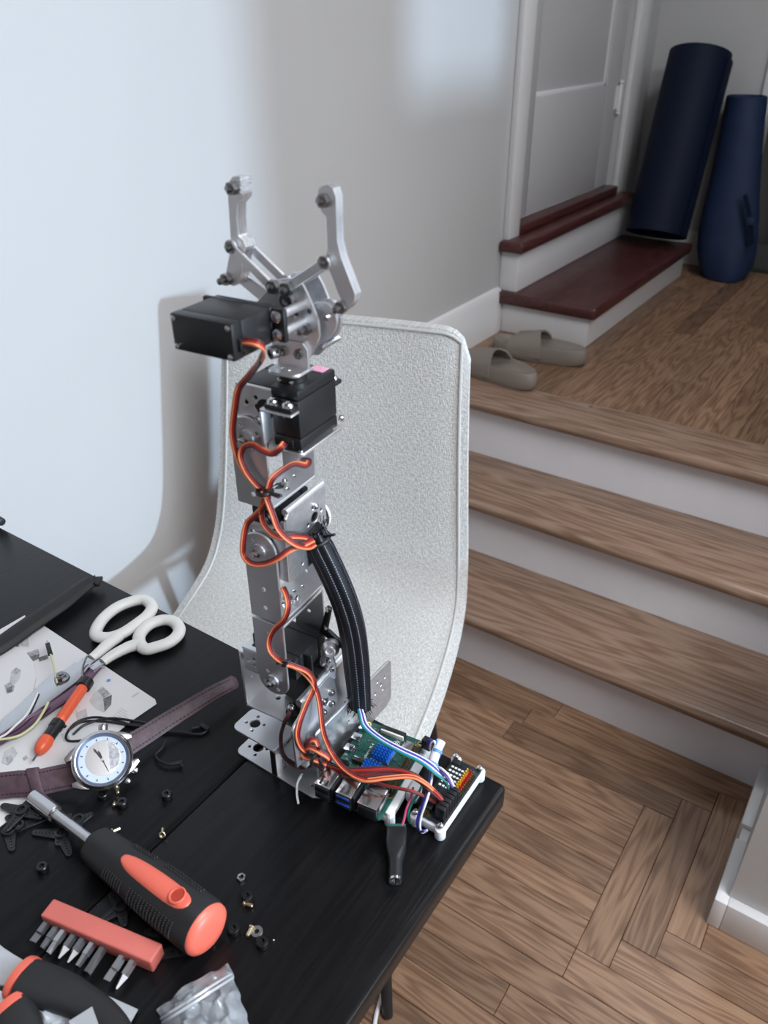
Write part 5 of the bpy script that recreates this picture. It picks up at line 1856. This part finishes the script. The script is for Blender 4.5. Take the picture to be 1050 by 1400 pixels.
lw1 = loose([(78, 934, 0.009), (76, 922, 0.012), (73, 908, 0.013), (69, 894, 0.013)], 'w_yell', 'jumper_wire', 'short pale yellow jumper wire with a black plug standing over the manual', 'wire', 0.0010)
p, q = T(69, 895, 0.013) - lw1.location, T(65, 880, 0.014) - lw1.location
d = (q - p)
MB().ribbon([p, q], Vector((0.8, 0.5, 0)), 0.0030, [0.0045, 0.0042]).build('plug', 'black', lw1, bevel=0.0004)
MB().cyl(q, q + d.normalized() * 0.004, 0.0009, n=8).build('pin', 'steel', lw1)
loose([(-10, 1012, 0.006), (10, 1010, 0.006), (30, 1004, 0.005), (48, 990, 0.006), (60, 972, 0.008), (66, 960, 0.010)], 'w_yell', 'jumper_wire', 'pale yellow wire curving out from under the scissors blade', 'wire', 0.0012)
loose([(52, 946, 0.009), (44, 964, 0.010), (34, 980, 0.010), (20, 993, 0.009), (8, 1004, 0.007), (-8, 1012, 0.006)], 'w_white', 'jumper_wire', 'white wire crossing the scissors blade at the left edge', 'wire', 0.0011)
O3 = T(40, 990)
sheet([(28, 997), (50, 979), (60, 974), (58, 985), (37, 1002)], 0.0016, 0.0006, 'inkd', 'printed_panel', mn, O)
o = MB().tube(spline([T(a, b, 0.0016) for a, b in ((185, 993), (150, 983), (125, 981), (104, 988), (92, 1002), (92, 1012), (108, 1013), (140, 1006), (190, 1000), (240, 1001), (272, 1004), (283, 998), (278, 993), (262, 996))], 7), 0.00115, 8)
lp = thing('black_cable', 'thin black cable coiled in loose loops between the watch and the orange tool', 'cable', T(150, 995))
o.v = [tuple(Vector(v) - lp.location) for v in o.v]
o.build('wire', 'w_black', lp, smooth=60)
for pts in (((100, 1004), (118, 990), (150, 982), (185, 986), (215, 992)), ((94, 998), (112, 987), (140, 986), (175, 991), (210, 996)), ((226, 1012), (222, 1022), (213, 1032), (218, 1040), (232, 1045), (246, 1044), (250, 1048)), ((232, 1045), (244, 1042), (249, 1041))):
    MB().tube(spline([T(a, b, 0.0032) - lp.location for a, b in pts], 7), 0.0011, 8).build('wire', 'w_black', lp, smooth=60)
MB().box((-0.005, -0.002, 0), (0.005, 0.002, 0.003), Matrix.Translation(T(280, 996, 0.0006) - lp.location)).build('plug', 'black', lp, bevel=0.0005)

# ---- the watch: tipped towards the viewer on its strap
WC = T(140, 1039, 0.0235)
WS = 1.14
wt = thing('wristwatch', 'steel wristwatch with a silver dial and an open plum leather strap', 'watch', WC)
WN = (CAM - WC).normalized()
WN = (WN + Vector((0.05, 0.0, 0.30))).normalized()
WX = (T(215, 1002, 0.012) - T(40, 1068, 0.012)).normalized()
WX = (WX - WN * WX.dot(WN)).normalized()
WY = WN.cross(WX)
WM = Matrix((WX, WY, WN)).transposed().to_4x4()


def wpart(mb, name, mat, parent=None, **k):
    mb.v = [tuple(WM @ (Vector(v) * WS)) for v in mb.v]
    return mb.build(name, mat, parent or wt, **k)


Zv = (0, 0, 0)
case = wpart(MB().lathe(Zv, (0, 0, 1), [(-0.0095, 0.0150), (-0.0085, 0.0180), (-0.0030, 0.0208), (0.0005, 0.0208), (0.0015, 0.0198)], 48, up=Vector((1, 0, 0))), 'case', 'steel')
wpart(MB().lathe(Zv, (0, 0, 1), [(0.0012, 0.0200), (0.0030, 0.0192), (0.0036, 0.0184), (0.0034, 0.0178)], 48, capped=False, up=Vector((1, 0, 0))), 'bezel', 'steel')
wpart(MB().lathe(Zv, (0, 0, 1), [(0.0034, 0.0178), (0.0018, 0.0160)], 48, capped=False, up=Vector((1, 0, 0))), 'inner_ring', 'rehaut')
wpart(MB().lathe(Zv, (0, 0, 1), [(0.0013, 0.0166), (0.0014, 0.0001)], 48, capped=False, up=Vector((1, 0, 0))), 'dial', 'dial')
plate('chapter_ring', circ(0, 0, 0.0162, 40), [circ(0.0008, 0.0008, 0.0122, 36)], 0.0003, WM @ Matrix.Scale(WS, 4) @ XY(0.0017), 'chapter', wt, 0)
seg_ = [(0.0030 + 0, -0.0085)] + [(0.0008 + 0.0112 * math.cos(math.radians(a)), 0.0008 + 0.0112 * math.sin(math.radians(a))) for a in range(-48, 62, 8)]
plate('sub_dial', seg_, [], 0.0002, WM @ Matrix.Scale(WS, 4) @ XY(0.0016), 'ink', wt, 0)
for k in range(12):
    a = 2 * math.pi * k / 12
    r = 0.0142
    wpart(MB().box((-0.0007, -0.0003, 0), (0.0007, 0.0003, 0.0003), Matrix.Translation((r * math.cos(a), r * math.sin(a), 0.0019)) @ Matrix.Rotation(a, 4, 'Z')), 'hour_mark', 'legblack')
for ang, ln, wd in ((110, 0.0105, 0.0011), (98, 0.0070, 0.0014), (-80, 0.0100, 0.0005)):
    a = math.radians(ang)
    wpart(MB().prism([(-0.0015, -wd / 2), (ln * 0.8, -wd / 2), (ln, 0), (ln * 0.8, wd / 2), (-0.0015, wd / 2)], 0.0021, 0.0024, Matrix.Rotation(a, 4, 'Z')), 'hand', 'legblack')
wpart(MB().cyl((0, 0, 0.0018), (0, 0, 0.0030), 0.0010, n=12), 'hand_hub', 'dsteel')
for sx in (-1, 1):
    for sy in (-1, 1):
        pr = [(sx * 0.0110, sy * 0.0170), (sx * 0.0180, sy * 0.0072), (sx * 0.0232, sy * 0.0076), (sx * 0.0236, sy * 0.0104), (sx * 0.0180, sy * 0.0142)]
        wpart(MB().prism(pr if sx * sy > 0 else pr[::-1], -0.0075, -0.0005), 'lug', 'steel', bevel=0.0006)
wpart(MB().cyl((0.0060, 0.0200, -0.0040), (0.0075, 0.0245, -0.0040), 0.0032, n=16), 'crown_guard', 'steel', bevel=0.0005)
wpart(MB().cyl((0.0110, -0.0185, -0.0035), (0.0130, -0.0215, -0.0035), 0.0022, n=12), 'pusher', 'steel', bevel=0.0004)
wpart(MB().cyl((0.0170, -0.0135, -0.0035), (0.0200, -0.0160, -0.0035), 0.0026, n=12), 'crown', 'steel', bevel=0.0004)
# strap: left piece to the frame edge, right piece ending in a holed tip
for nm, pts, wd in (('strap', ((104, 1059, 0.0150), (80, 1064, 0.0125), (50, 1070, 0.0115), (20, 1072, 0.0110), (-15, 1076, 0.0110), (-50, 1080, 0.0110)), 0.0205),
                    ('strap', ((174, 1020, 0.0150), (200, 1004, 0.0135), (228, 986, 0.0130), (258, 968, 0.0145), (286, 951, 0.0160), (308, 939, 0.0160), (324, 931, 0.0145)), 0.0172)):
    P_ = spline([T(*q) - WC for q in pts], 6)
    n = len(P_)
    right = pts[-1][0] > 300
    W_ = [wd - (0.0045 * (k / (n - 1)) if right else 0.0) for k in range(n)]
    if right:
        W_[-1], W_[-2], W_[-3] = 0.007, 0.0115, 0.0145
    acr = (WY * 1.0 + Vector((0, 0, 0.1))).normalized()
    o = MB().ribbon(P_, acr, 0.0036, W_).build(nm, 'leather', wt, bevel=0.0008, seg=2, smooth=45)
    for s in (-1, 1):
        st_ = MB()
        for k in range(1, n - 4, 1):
            A = P_[k] + acr * (s * (W_[k] / 2 - 0.0028))
            B = P_[k].lerp(P_[k + 1], 0.55) + acr * (s * (W_[k] / 2 - 0.0028))
            dd = (P_[k + 1] - P_[k]).normalized()
            nn = dd.cross(acr).normalized()
            if nn.dot(WN) < 0:
                nn = -nn
            st_.tube([A + nn * 0.0019, B + nn * 0.0019], 0.00045, 5)
        st_.build('stitching', 'thread', o)
    if right:
        for k in (13, 19, 25, 29):
            dd = (P_[k + 1] - P_[k]).normalized()
            nn = dd.cross(acr).normalized()
            if nn.dot(WN) < 0:
                nn = -nn
            MB().cyl(P_[k] + nn * 0.0014, P_[k] + nn * 0.0020, 0.0009, n=8).build('strap_hole', 'w_black', o)
    else:
        c = P_[12]
        dd = (P_[13] - P_[11]).normalized()
        nn = dd.cross(acr).normalized()
        Mx = Matrix((dd, acr, nn)).transposed().to_4x4()
        Mx.translation = c
        MB().box((-0.0046, -0.0124, -0.0036), (0.0046, 0.0124, 0.0036), Mx).build('keeper_loop', 'leather', wt, bevel=0.0012)

# ---- ratchet screwdriver
A0, A1 = T(45, 1089, 0.0108), T(286, 1274, 0.0214)
sdv = thing('screwdriver', 'fat black and coral screwdriver with a chrome shaft lying across the table seam', 'screwdriver', A0)
ax_ = (A1 - A0)
LS = ax_.length
ax_.normalize()
hA = (T(131, 1155, 0.0140) - A0).dot(ax_)
m = MB().lathe(Vector((0, 0, 0)), ax_, [(0, 0.0030), (0.001, 0.0062), (0.030, 0.0066), (0.0305, 0.0056)], 22)
m.build('bit_sleeve', 'steel', sdv)
m = MB().lathe(Vector((0, 0, 0)), ax_, [(0.0295, 0.0044), (hA + 0.003, 0.0044)], 20)
m.build('shaft', 'steel', sdv)
sdn = Vector((CAM - A1).normalized())
sdn = (sdn + Vector((0, 0, 0.9))).normalized()
up_ = (sdn - ax_ * sdn.dot(ax_)).normalized()
sd_ = ax_.cross(up_)
HL = LS - hA
HP = [(0.0, 0.0118), (0.002, 0.0134), (0.010, 0.0142), (0.022, 0.0150), (0.034, 0.0156), (0.046, 0.0164), (0.060, 0.0176), (0.072, 0.0184), (0.084, 0.0186), (HL - 0.006, 0.0184), (HL - 0.0035, 0.0178)]
HP = [q for q in HP if q[0] < HL - 0.007] + HP[-2:]


def hrad(s):
    for (a, ra), (b, rb) in zip(HP, HP[1:]):
        if a <= s <= b:
            return ra + (rb - ra) * (s - a) / (b - a)
    return HP[-1][1]


def hpt(s, t, dr=0.0):                                  # handle surface: s along, t angle from the top
    r = hrad(s) * (1 + 0.03 * math.cos(6 * t)) + dr
    return ax_ * (hA + s) + up_ * (r * math.cos(t)) + sd_ * (r * math.sin(t))


vs, fs = [], []
n = 42
for s, r in HP:
    for i in range(n):
        vs.append(hpt(s, 2 * math.pi * i / n))
for k in range(len(HP) - 1):
    for i in range(n):
        j = (i + 1) % n
        fs.append((k * n + i, k * n + j, (k + 1) * n + j, (k + 1) * n + i))
fs += [tuple(range(n - 1, -1, -1)), tuple(range((len(HP) - 1) * n, len(HP) * n))]
hb_ = MB().add(vs, fs).build('handle', 'rubber', sdv, smooth=60)
m = MB().lathe(ax_ * (LS - 0.0036), ax_, [(0, 0.0176), (0.0020, 0.0172), (0.0042, 0.0140), (0.0052, 0.0080), (0.0055, 0.0002)], 40, capped=False)
m.build('end_cap', 'coral', sdv, smooth=60)


def patch(s0, s1, t0, w0, w1, mat, name, dr=0.0009, nn_=18, mm=9):
    """raised inlay following the handle: an elongated oval from s0 to s1, half-angle w0 -> w1"""
    vs, fs = [], []
    for k in range(nn_ + 1):
        q = k / nn_
        s = s0 + (s1 - s0) * (0.5 - 0.5 * math.cos(math.pi * q))
        w_ = (w0 + (w1 - w0) * q) * max(0.02, 1 - abs(2 * (0.5 - 0.5 * math.cos(math.pi * q)) - 1) ** 4.5) ** 0.5
        for i in range(mm + 1):
            u = -1 + 2 * i / mm
            edge = max(abs(u) ** 6, abs(2 * q - 1) ** 8)
            vs.append(hpt(s, t0 + w_ * u, dr * (1 - edge) - 0.0004 * edge))
    for k in range(nn_):
        for i in range(mm):
            a = k * (mm + 1) + i
            fs.append((a, a + 1, a + mm + 2, a + mm + 1))
    return MB().add(vs, fs).build(name, mat, hb_, smooth=60)


S_ = HL / 0.108
pi_ = patch(0.0340 * S_, 0.0960 * S_, -0.10, 0.42, 0.46, 'coral', 'inlay')
c = hpt(0.0865 * S_, -0.10, 0.0005)
m = MB().lathe(c, (c - ax_ * (hA + 0.0865 * S_)).normalized(), [(-0.0005, 0.0052), (0.0016, 0.0060), (0.0020, 0.0052), (0.0012, 0.0044), (-0.0005, 0.0042)], 22, capped=False)
m.build('hole_rim', 'coral', hb_, smooth=60)
MB().cyl(c + (c - ax_ * (hA + 0.0865 * S_)).normalized() * 0.0002, c + (c - ax_ * (hA + 0.0865 * S_)).normalized() * 0.0010, 0.0044, n=20).build('hole_shade_disc', 'dorange', hb_)  # darker disc stands in for the shaded recess
for s0, s1, t0, t1, rows, cols in ((0.026, 0.046, 0.65, 1.15, 8, 6), (0.052, 0.094, 0.62, 1.25, 15, 7), (0.030, 0.052, -1.05, -0.78, 9, 2), (0.060, 0.094, -1.05, -0.74, 13, 2)):
    rb_ = MB()
    for i in range(rows):
        for j in range(cols):
            s = (s0 + (s1 - s0) * (i + 0.5) / rows) * S_
            t = t0 + (t1 - t0) * (j + 0.5) / cols
            p = hpt(s, t, 0.0002)
            o_ = (p - ax_ * (hA + s)).normalized()
            rb_.cyl(p, p + o_ * 0.0011, 0.00085, 0.0005, 6)
    o = rb_.build('grip_studs', 'rubber', hb_)
    o['kind'] = 'stuff'

# ---- bit holder
B0, B1 = T(70, 1262, 0.0), T(209, 1322, 0.0)
bd = (B1 - B0)
bd.z = 0
BL = bd.length + 0.006
bd.normalize()
bn = Vector((bd.y, -bd.x, 0))                            # towards the viewer
bh = thing('bit_holder', 'salmon rubber holder block with nine steel screwdriver bits', 'bit holder', B0 - bd * 0.003)
BMx = Matrix((bd, bn, Vector((0, 0, 1)))).transposed().to_4x4()
MB().box((0, -0.0100, 0.0004), (BL, 0.0035, 0.0130), BMx).build('block', 'salmon', bh, bevel=0.0014, seg=3)
bx = [(x - 62) / (214 - 62) for x in (64, 79, 90, 105, 118, 132, 147, 174, 189)]
for k, fx in enumerate(bx):
    x = BL * (0.035 + fx * 0.965)
    ln = 1.25 * (0.011, 0.012, 0.013, 0.013, 0.013, 0.013, 0.014, 0.0135, 0.015)[k]
    m = MB()
    p = BMx @ Vector((x, 0.0034, 0.0060))
    q = BMx @ Vector((x, 0.0035 + ln * 0.55, 0.0058))
    e_ = BMx @ Vector((x, 0.0035 + ln, 0.0054))
    m.cyl(p, q, 0.0032, 0.0032, 6)
    if k in (0, 7):                                       # flat blades
        m.box((x - 0.0027, 0.0035 + ln * 0.5, 0.0050), (x + 0.0027, 0.0035 + ln, 0.0064), BMx)
    elif k in (3, 4, 8):                                  # pointed, fluted
        m.cyl(q, e_, 0.0030, 0.0008, 4)
    elif k == 6:
        m.cyl(q, e_, 0.0032, 0.0030, 6)
    else:
        m.cyl(q, e_, 0.0026, 0.0022, 6)
    m.build('screwdriver_bit', ('dsteel', 'dsteel', 'steel', 'dsteel', 'dsteel', 'steel', 'dsteel', 'steel', 'steel')[k], bh)

# ---- pliers
O = T(60, 1350)
pl = thing('pliers', 'pliers with coral-banded black grips and a bare steel head at the lower left corner', 'pliers', O)


def c6b(x, y):
    return (x / 5.25, 1280 + y / 5.25)


zc = 0.0116
for ctr, hw, nm in (([(178, 322), (260, 345), (350, 372), (470, 412), (570, 462), (690, 535), (800, 640), (860, 740)], [0.0142, 0.0138, 0.0132, 0.0122, 0.0110, 0.0102, 0.0098, 0.0098], 'grip'),
                    ([(84, 540), (120, 600), (165, 690), (200, 800)], [0.0135, 0.0132, 0.0125, 0.0115], 'grip')):
    P_ = spline([T(*c6b(*q), zc) - O for q in ctr], 6)
    n = len(P_)
    R_ = [hw[min(len(hw) - 1, int(k / 6))] + (hw[min(len(hw) - 1, int(k / 6) + 1)] - hw[min(len(hw) - 1, int(k / 6))]) * ((k % 6) / 6) for k in range(n)]
    MB().tube(P_, R_, 22, flat=0.72, shape=lambda t: 1 - 0.05 * math.cos(4 * t)).build('grip', 'rubber', pl, smooth=60)
for q0, q1 in (((150, 300), (185, 318)), ((70, 512), (100, 535))):
    pass
MB().tube([T(*c6b(*q), zc) - O for q in ((136, 292), (154, 302), (180, 320))], [0.0138, 0.0146, 0.0145], 22, flat=0.74).build('grip_band', 'coral', pl, label='coral band at the end of the grip')
MB().tube([T(*c6b(*q), zc) - O for q in ((62, 508), (76, 528), (94, 556))], [0.0130, 0.0138, 0.0136], 22, flat=0.74).build('grip_band', 'coral', pl, label='coral band at the end of the grip')
for px in ([(0, 72), (40, 105), (110, 150), (185, 195), (150, 250), (60, 385), (-10, 365), (-90, 380), (-160, 250), (-120, 120)], [(-140, 420), (-10, 400), (105, 445), (60, 510), (0, 560), (-80, 640), (-200, 600)]):
    P_ = [T(*c6b(*q), 0.009) - O for q in px]
    MB().prism([(p.x, p.y) for p in P_], 0.0035, 0.0130).build('steel_head', 'alu', pl, bevel=0.0010)


# ---- black servo horns
def star(name, c, rot, arms, label, z=0.0):
    """servo horn: hub with tapered drilled arms"""
    o = thing(name, label, 'servo horn', T(c[0], c[1], 0) + Vector((0, 0, z)), rot, 'spare black servo horns on the table')
    for k, (a, ln) in enumerate(arms):
        a = math.radians(a)
        w0, w1 = 0.0048, 0.0026
        out = [(0.0, -w0), (ln, -w1)] + arc(ln, 0, w1, -90, 90, 5) + [(0.0, w0)]
        hs = [circ(0.0072 + 0.0027 * i, 0, 0.0006, 6) for i in range(int((ln - 0.006) / 0.0027) + 1)]
        plate('arm', out, hs, 0.0018, Matrix.Translation((0, 0, 0.0012 + 0.0001 * k)) @ Matrix.Rotation(a, 4, 'Z'), 'black', o, 0.0002)
    m = MB().lathe((0, 0, 0.0003), (0, 0, 1), [(0, 0.0050), (0.0042, 0.0048), (0.0042, 0.0030), (0.0022, 0.0028), (0.0022, 0.0012), (0.0010, 0.0011)], 20)
    m.build('hub', 'black', o)
    return o


R0 = math.degrees(math.atan2(bd.y, bd.x))
star('servo_horn', (32, 1115), 0.3, ((0, 0.017), (90, 0.017), (180, 0.017), (270, 0.017)), 'black cross-shaped servo horn on top of the pile left of the screwdriver shaft', 0.0036)
star('servo_horn', (26, 1132), 1.0, ((0, 0.018), (180, 0.010), (120, 0.014)), 'black servo horn lying underneath the cross-shaped one')
star('servo_horn', (85, 1142), 0.1, ((-28, 0.020), (118, 0.016), (205, 0.021), (298, 0.008)), 'black four-armed servo horn just below the screwdriver shaft')
star('servo_horn', (14, 1139), 0.2, ((-40, 0.016), (140, 0.006)), 'black single-armed servo horn at the lower end of the pile')
star('servo_horn', (166, 1242), 0.5, ((20, 0.011), (140, 0.013), (230, 0.013), (300, 0.013)), 'black star-shaped servo horn between the bit holder and the screwdriver handle')
star('servo_horn', (250, 1298), 0.2, ((222, 0.020),), 'black long-armed servo horn poking out below the screwdriver end cap')
star('servo_horn', (214, 1277), 0.2, ((200, 0.006), (20, 0.006)), 'small black servo horn between the bit holder and the screwdriver end')
star('servo_horn', (108, 1124), 0.2, ((60, 0.009), (240, 0.006)), 'small black servo horn peeking out behind the screwdriver shaft')

# ---- small screws, spacers, nuts
def spacer(c, label):
    p = T(c[0], c[1], 0.003)
    p.z = 0
    m = MB().lathe((0, 0, 0.0003), (0, 0, 1), [(0, 0.0040), (0.0006, 0.0044), (0.0046, 0.0042), (0.0052, 0.0036), (0.0052, 0.0018), (0.0030, 0.0016)], 20)
    o = m.build('rubber_spacer', 'blackg')
    o.location = p
    return tag(o, label, 'spacer', 'rubber spacers scattered on the table')


def screw(c, ang, label, stand=False):
    p = T(c[0], c[1], 0.0016)
    p.z = 0
    a = math.radians(ang)
    d_ = Vector((math.cos(a), math.sin(a), 0))
    m = MB()
    if stand:
        m.lathe((0, 0, 0.0024), (-d_.x * 0.8, -d_.y * 0.8, 0.55), [(0, 0.0023), (0.0010, 0.0026), (0.0015, 0.0020), (0.0012, 0.0010), (0.0008, 0.0009)], 14)
        m.cyl(Vector((0, 0, 0.0024)), Vector((d_.x * 0.0058, d_.y * 0.0058, 0.0016)), 0.0013, n=10)
    else:
        m.lathe(Vector((0, 0, 0.0022)) - d_ * 0.003, d_, [(0, 0.0012), (0.0002, 0.0023), (0.0014, 0.0023), (0.0015, 0.0015), (0.0070, 0.0015), (0.0074, 0.0010)], 14)
    o = m.build('machine_screw', 'brass')
    o.location = p
    return tag(o, label, 'screw', 'brass screws scattered on the table')


def nut(c, label, washer=False):
    p = T(c[0], c[1], 0.001)
    p.z = 0
    r = 0.0042 if washer else 0.0034
    o_ = circ(0, 0, r, 20 if washer else 6)
    h_ = 0.0010 if washer else 0.0022
    me = plate_mesh(o_, [circ(0, 0, 0.0017, 12)], h_, XY(h_ / 2 + 0.0002), 0.0002)
    me.materials.clear()
    finish(me, 'steel', 30)
    o = link('flat_washer' if washer else 'hex_nut', me)
    o.location = p
    return tag(o, label, 'washer' if washer else 'nut')


spacer((141, 1087), 'black rubber spacer just below the watch case, left of the two screws')
spacer((167, 1098), 'black rubber spacer touching a ringed brass screw below the watch')
spacer((228, 1087), 'black rubber spacer alone between the watch and the robot base')
spacer((58, 1186), 'black rubber spacer left of the screwdriver handle, below the four-armed horn')
spacer((338, 1226), 'black rubber spacer above a brass screw, right of the screwdriver end')
spacer((319.5, 1271), 'black rubber spacer alone to the right of the screwdriver end cap')
spacer((358.7, 1289), 'black rubber spacer touching the flat washer near the clear bag')
screw((160, 1080), -30, 'brass screw lying on its side directly below the watch case')
screw((157, 1100), 40, 'brass screw with its head up beside a spacer below the watch', True)
screw((154, 1138), 70, 'brass screw behind the top of the screwdriver handle', True)
screw((222, 1142), 135, 'brass screw on the table seam, nearest the robot base', True)
screw((338, 1237), 18, 'brass screw lying just below a black spacer, under the hex nut')
screw((342, 1273), -75, 'brass screw leaning beside the flat steel washer')
screw((286, 1287), 15, 'brass screw lying against the screwdriver end cap')
nut((330, 1200), 'small steel hex nut alone on the bare table top')
nut((351, 1273), 'flat steel washer between a brass screw and a black spacer', True)

# ---- clear bags
def clear_bag(name, label, px, seed, mat, hgt, seal=None):
    """crumpled film: upper and lower skin over a quadrilateral px (clockwise corners)"""
    rnd = random.Random(seed)
    c = [T(a, b, 0.0) for a, b in px]
    o = thing(name, label, 'plastic bag', (c[0] + c[1] + c[2] + c[3]) / 4)
    nu, nv = 26, 26
    ph = [rnd.uniform(0, 6.28) for _ in range(12)]
    for lay in (0, 1):
        vs, fs = [], []
        for j in range(nv + 1):
            for i in range(nu + 1):
                u, v = i / nu, j / nv
                p = (c[0] * (1 - u) + c[1] * u) * (1 - v) + (c[3] * (1 - u) + c[2] * u) * v
                e_ = (4 * u * (1 - u)) ** 0.5 * (4 * v * (1 - v)) ** 0.35
                w_ = math.sin(9 * u + ph[0] + 4 * v) * 0.35 + math.sin(17 * v + ph[1] - 6 * u) * 0.25 + math.sin(27 * u + 19 * v + ph[2]) * 0.18 + abs(math.sin(7 * u - 11 * v + ph[3])) * 0.4
                h_ = (0.0022 + hgt * e_ * (0.62 + 0.5 * w_)) if lay else 0.0006 + 0.0003 * e_
                p = p - o.location
                vs.append((p.x + 0.0012 * math.sin(23 * v + ph[4]), p.y + 0.0012 * math.sin(21 * u + ph[5]), max(h_, 0.0005 + 0.0006 * lay)))
        for j in range(nv):
            for i in range(nu):
                a = j * (nu + 1) + i
                fs.append((a, a + 1, a + nu + 2, a + nu + 1))
        MB().add(vs, fs).build('film', mat, o, smooth=25)
    return o


bg = clear_bag('zip_bag', 'clear crumpled zip bag in front of the screwdriver at the bottom edge', [(217, 1383), (312, 1322), (345, 1420), (262, 1470)], 5, 'film', 0.018)
for t0 in (0.10, 0.16):
    P_ = []
    for k in range(13):
        u = k / 12
        a = T(217 + (312 - 217) * u + (345 - 312) * t0, 1383 + (1322 - 1383) * u + 95 * t0, 0.006 + 0.014 * (4 * u * (1 - u)) ** 0.5)
        P_.append(a - bg.location)
    MB().tube(P_, 0.0010, 6).build('zip_seal', 'film2', bg)
# hardware inside the bag
b2 = clear_bag('plastic_bag', 'cloudy crumpled bag under the pliers grip', [(36, 1372), (110, 1366), (150, 1420), (30, 1425)], 9, 'film2', 0.009)
fl_ = thing('bag_corner', 'stiff clear film corner sticking out beyond the pliers grip', 'plastic bag', T(165, 1378))
MB().add([T(a, b, c) - fl_.location for a, b, c in ((138, 1357, 0.004), (189, 1380, 0.002), (178, 1400, 0.003), (150, 1405, 0.006))] +
         [T(a, b, c) - fl_.location for a, b, c in ((138, 1357, 0.0036), (189, 1380, 0.0016), (178, 1400, 0.0026), (150, 1405, 0.0056))],
         [(0, 1, 2, 3), (7, 6, 5, 4), (0, 4, 5, 1), (1, 5, 6, 2), (2, 6, 7, 3), (3, 7, 4, 0)]).build('film', 'film2', fl_, smooth=0)
MB().add([T(a, b, c) - b2.location for a, b, c in ((94, 1396, 0.0255), (126, 1376, 0.0275), (136, 1404, 0.0255), (100, 1412, 0.0245))], [(0, 1, 2, 3)]).build('folded_corner', 'film2', b2, smooth=0)
o = MB().lathe((0, 0, 0.0002), (0, 0, 1), [(0, 0.0007), (0.0008, 0.0006), (0.0010, 0.0003)], 8).build('solder_bead', 'steel')
o.location = T(374, 1286)
tag(o, 'tiny silver bead on the table near the lower spacer', 'bead')
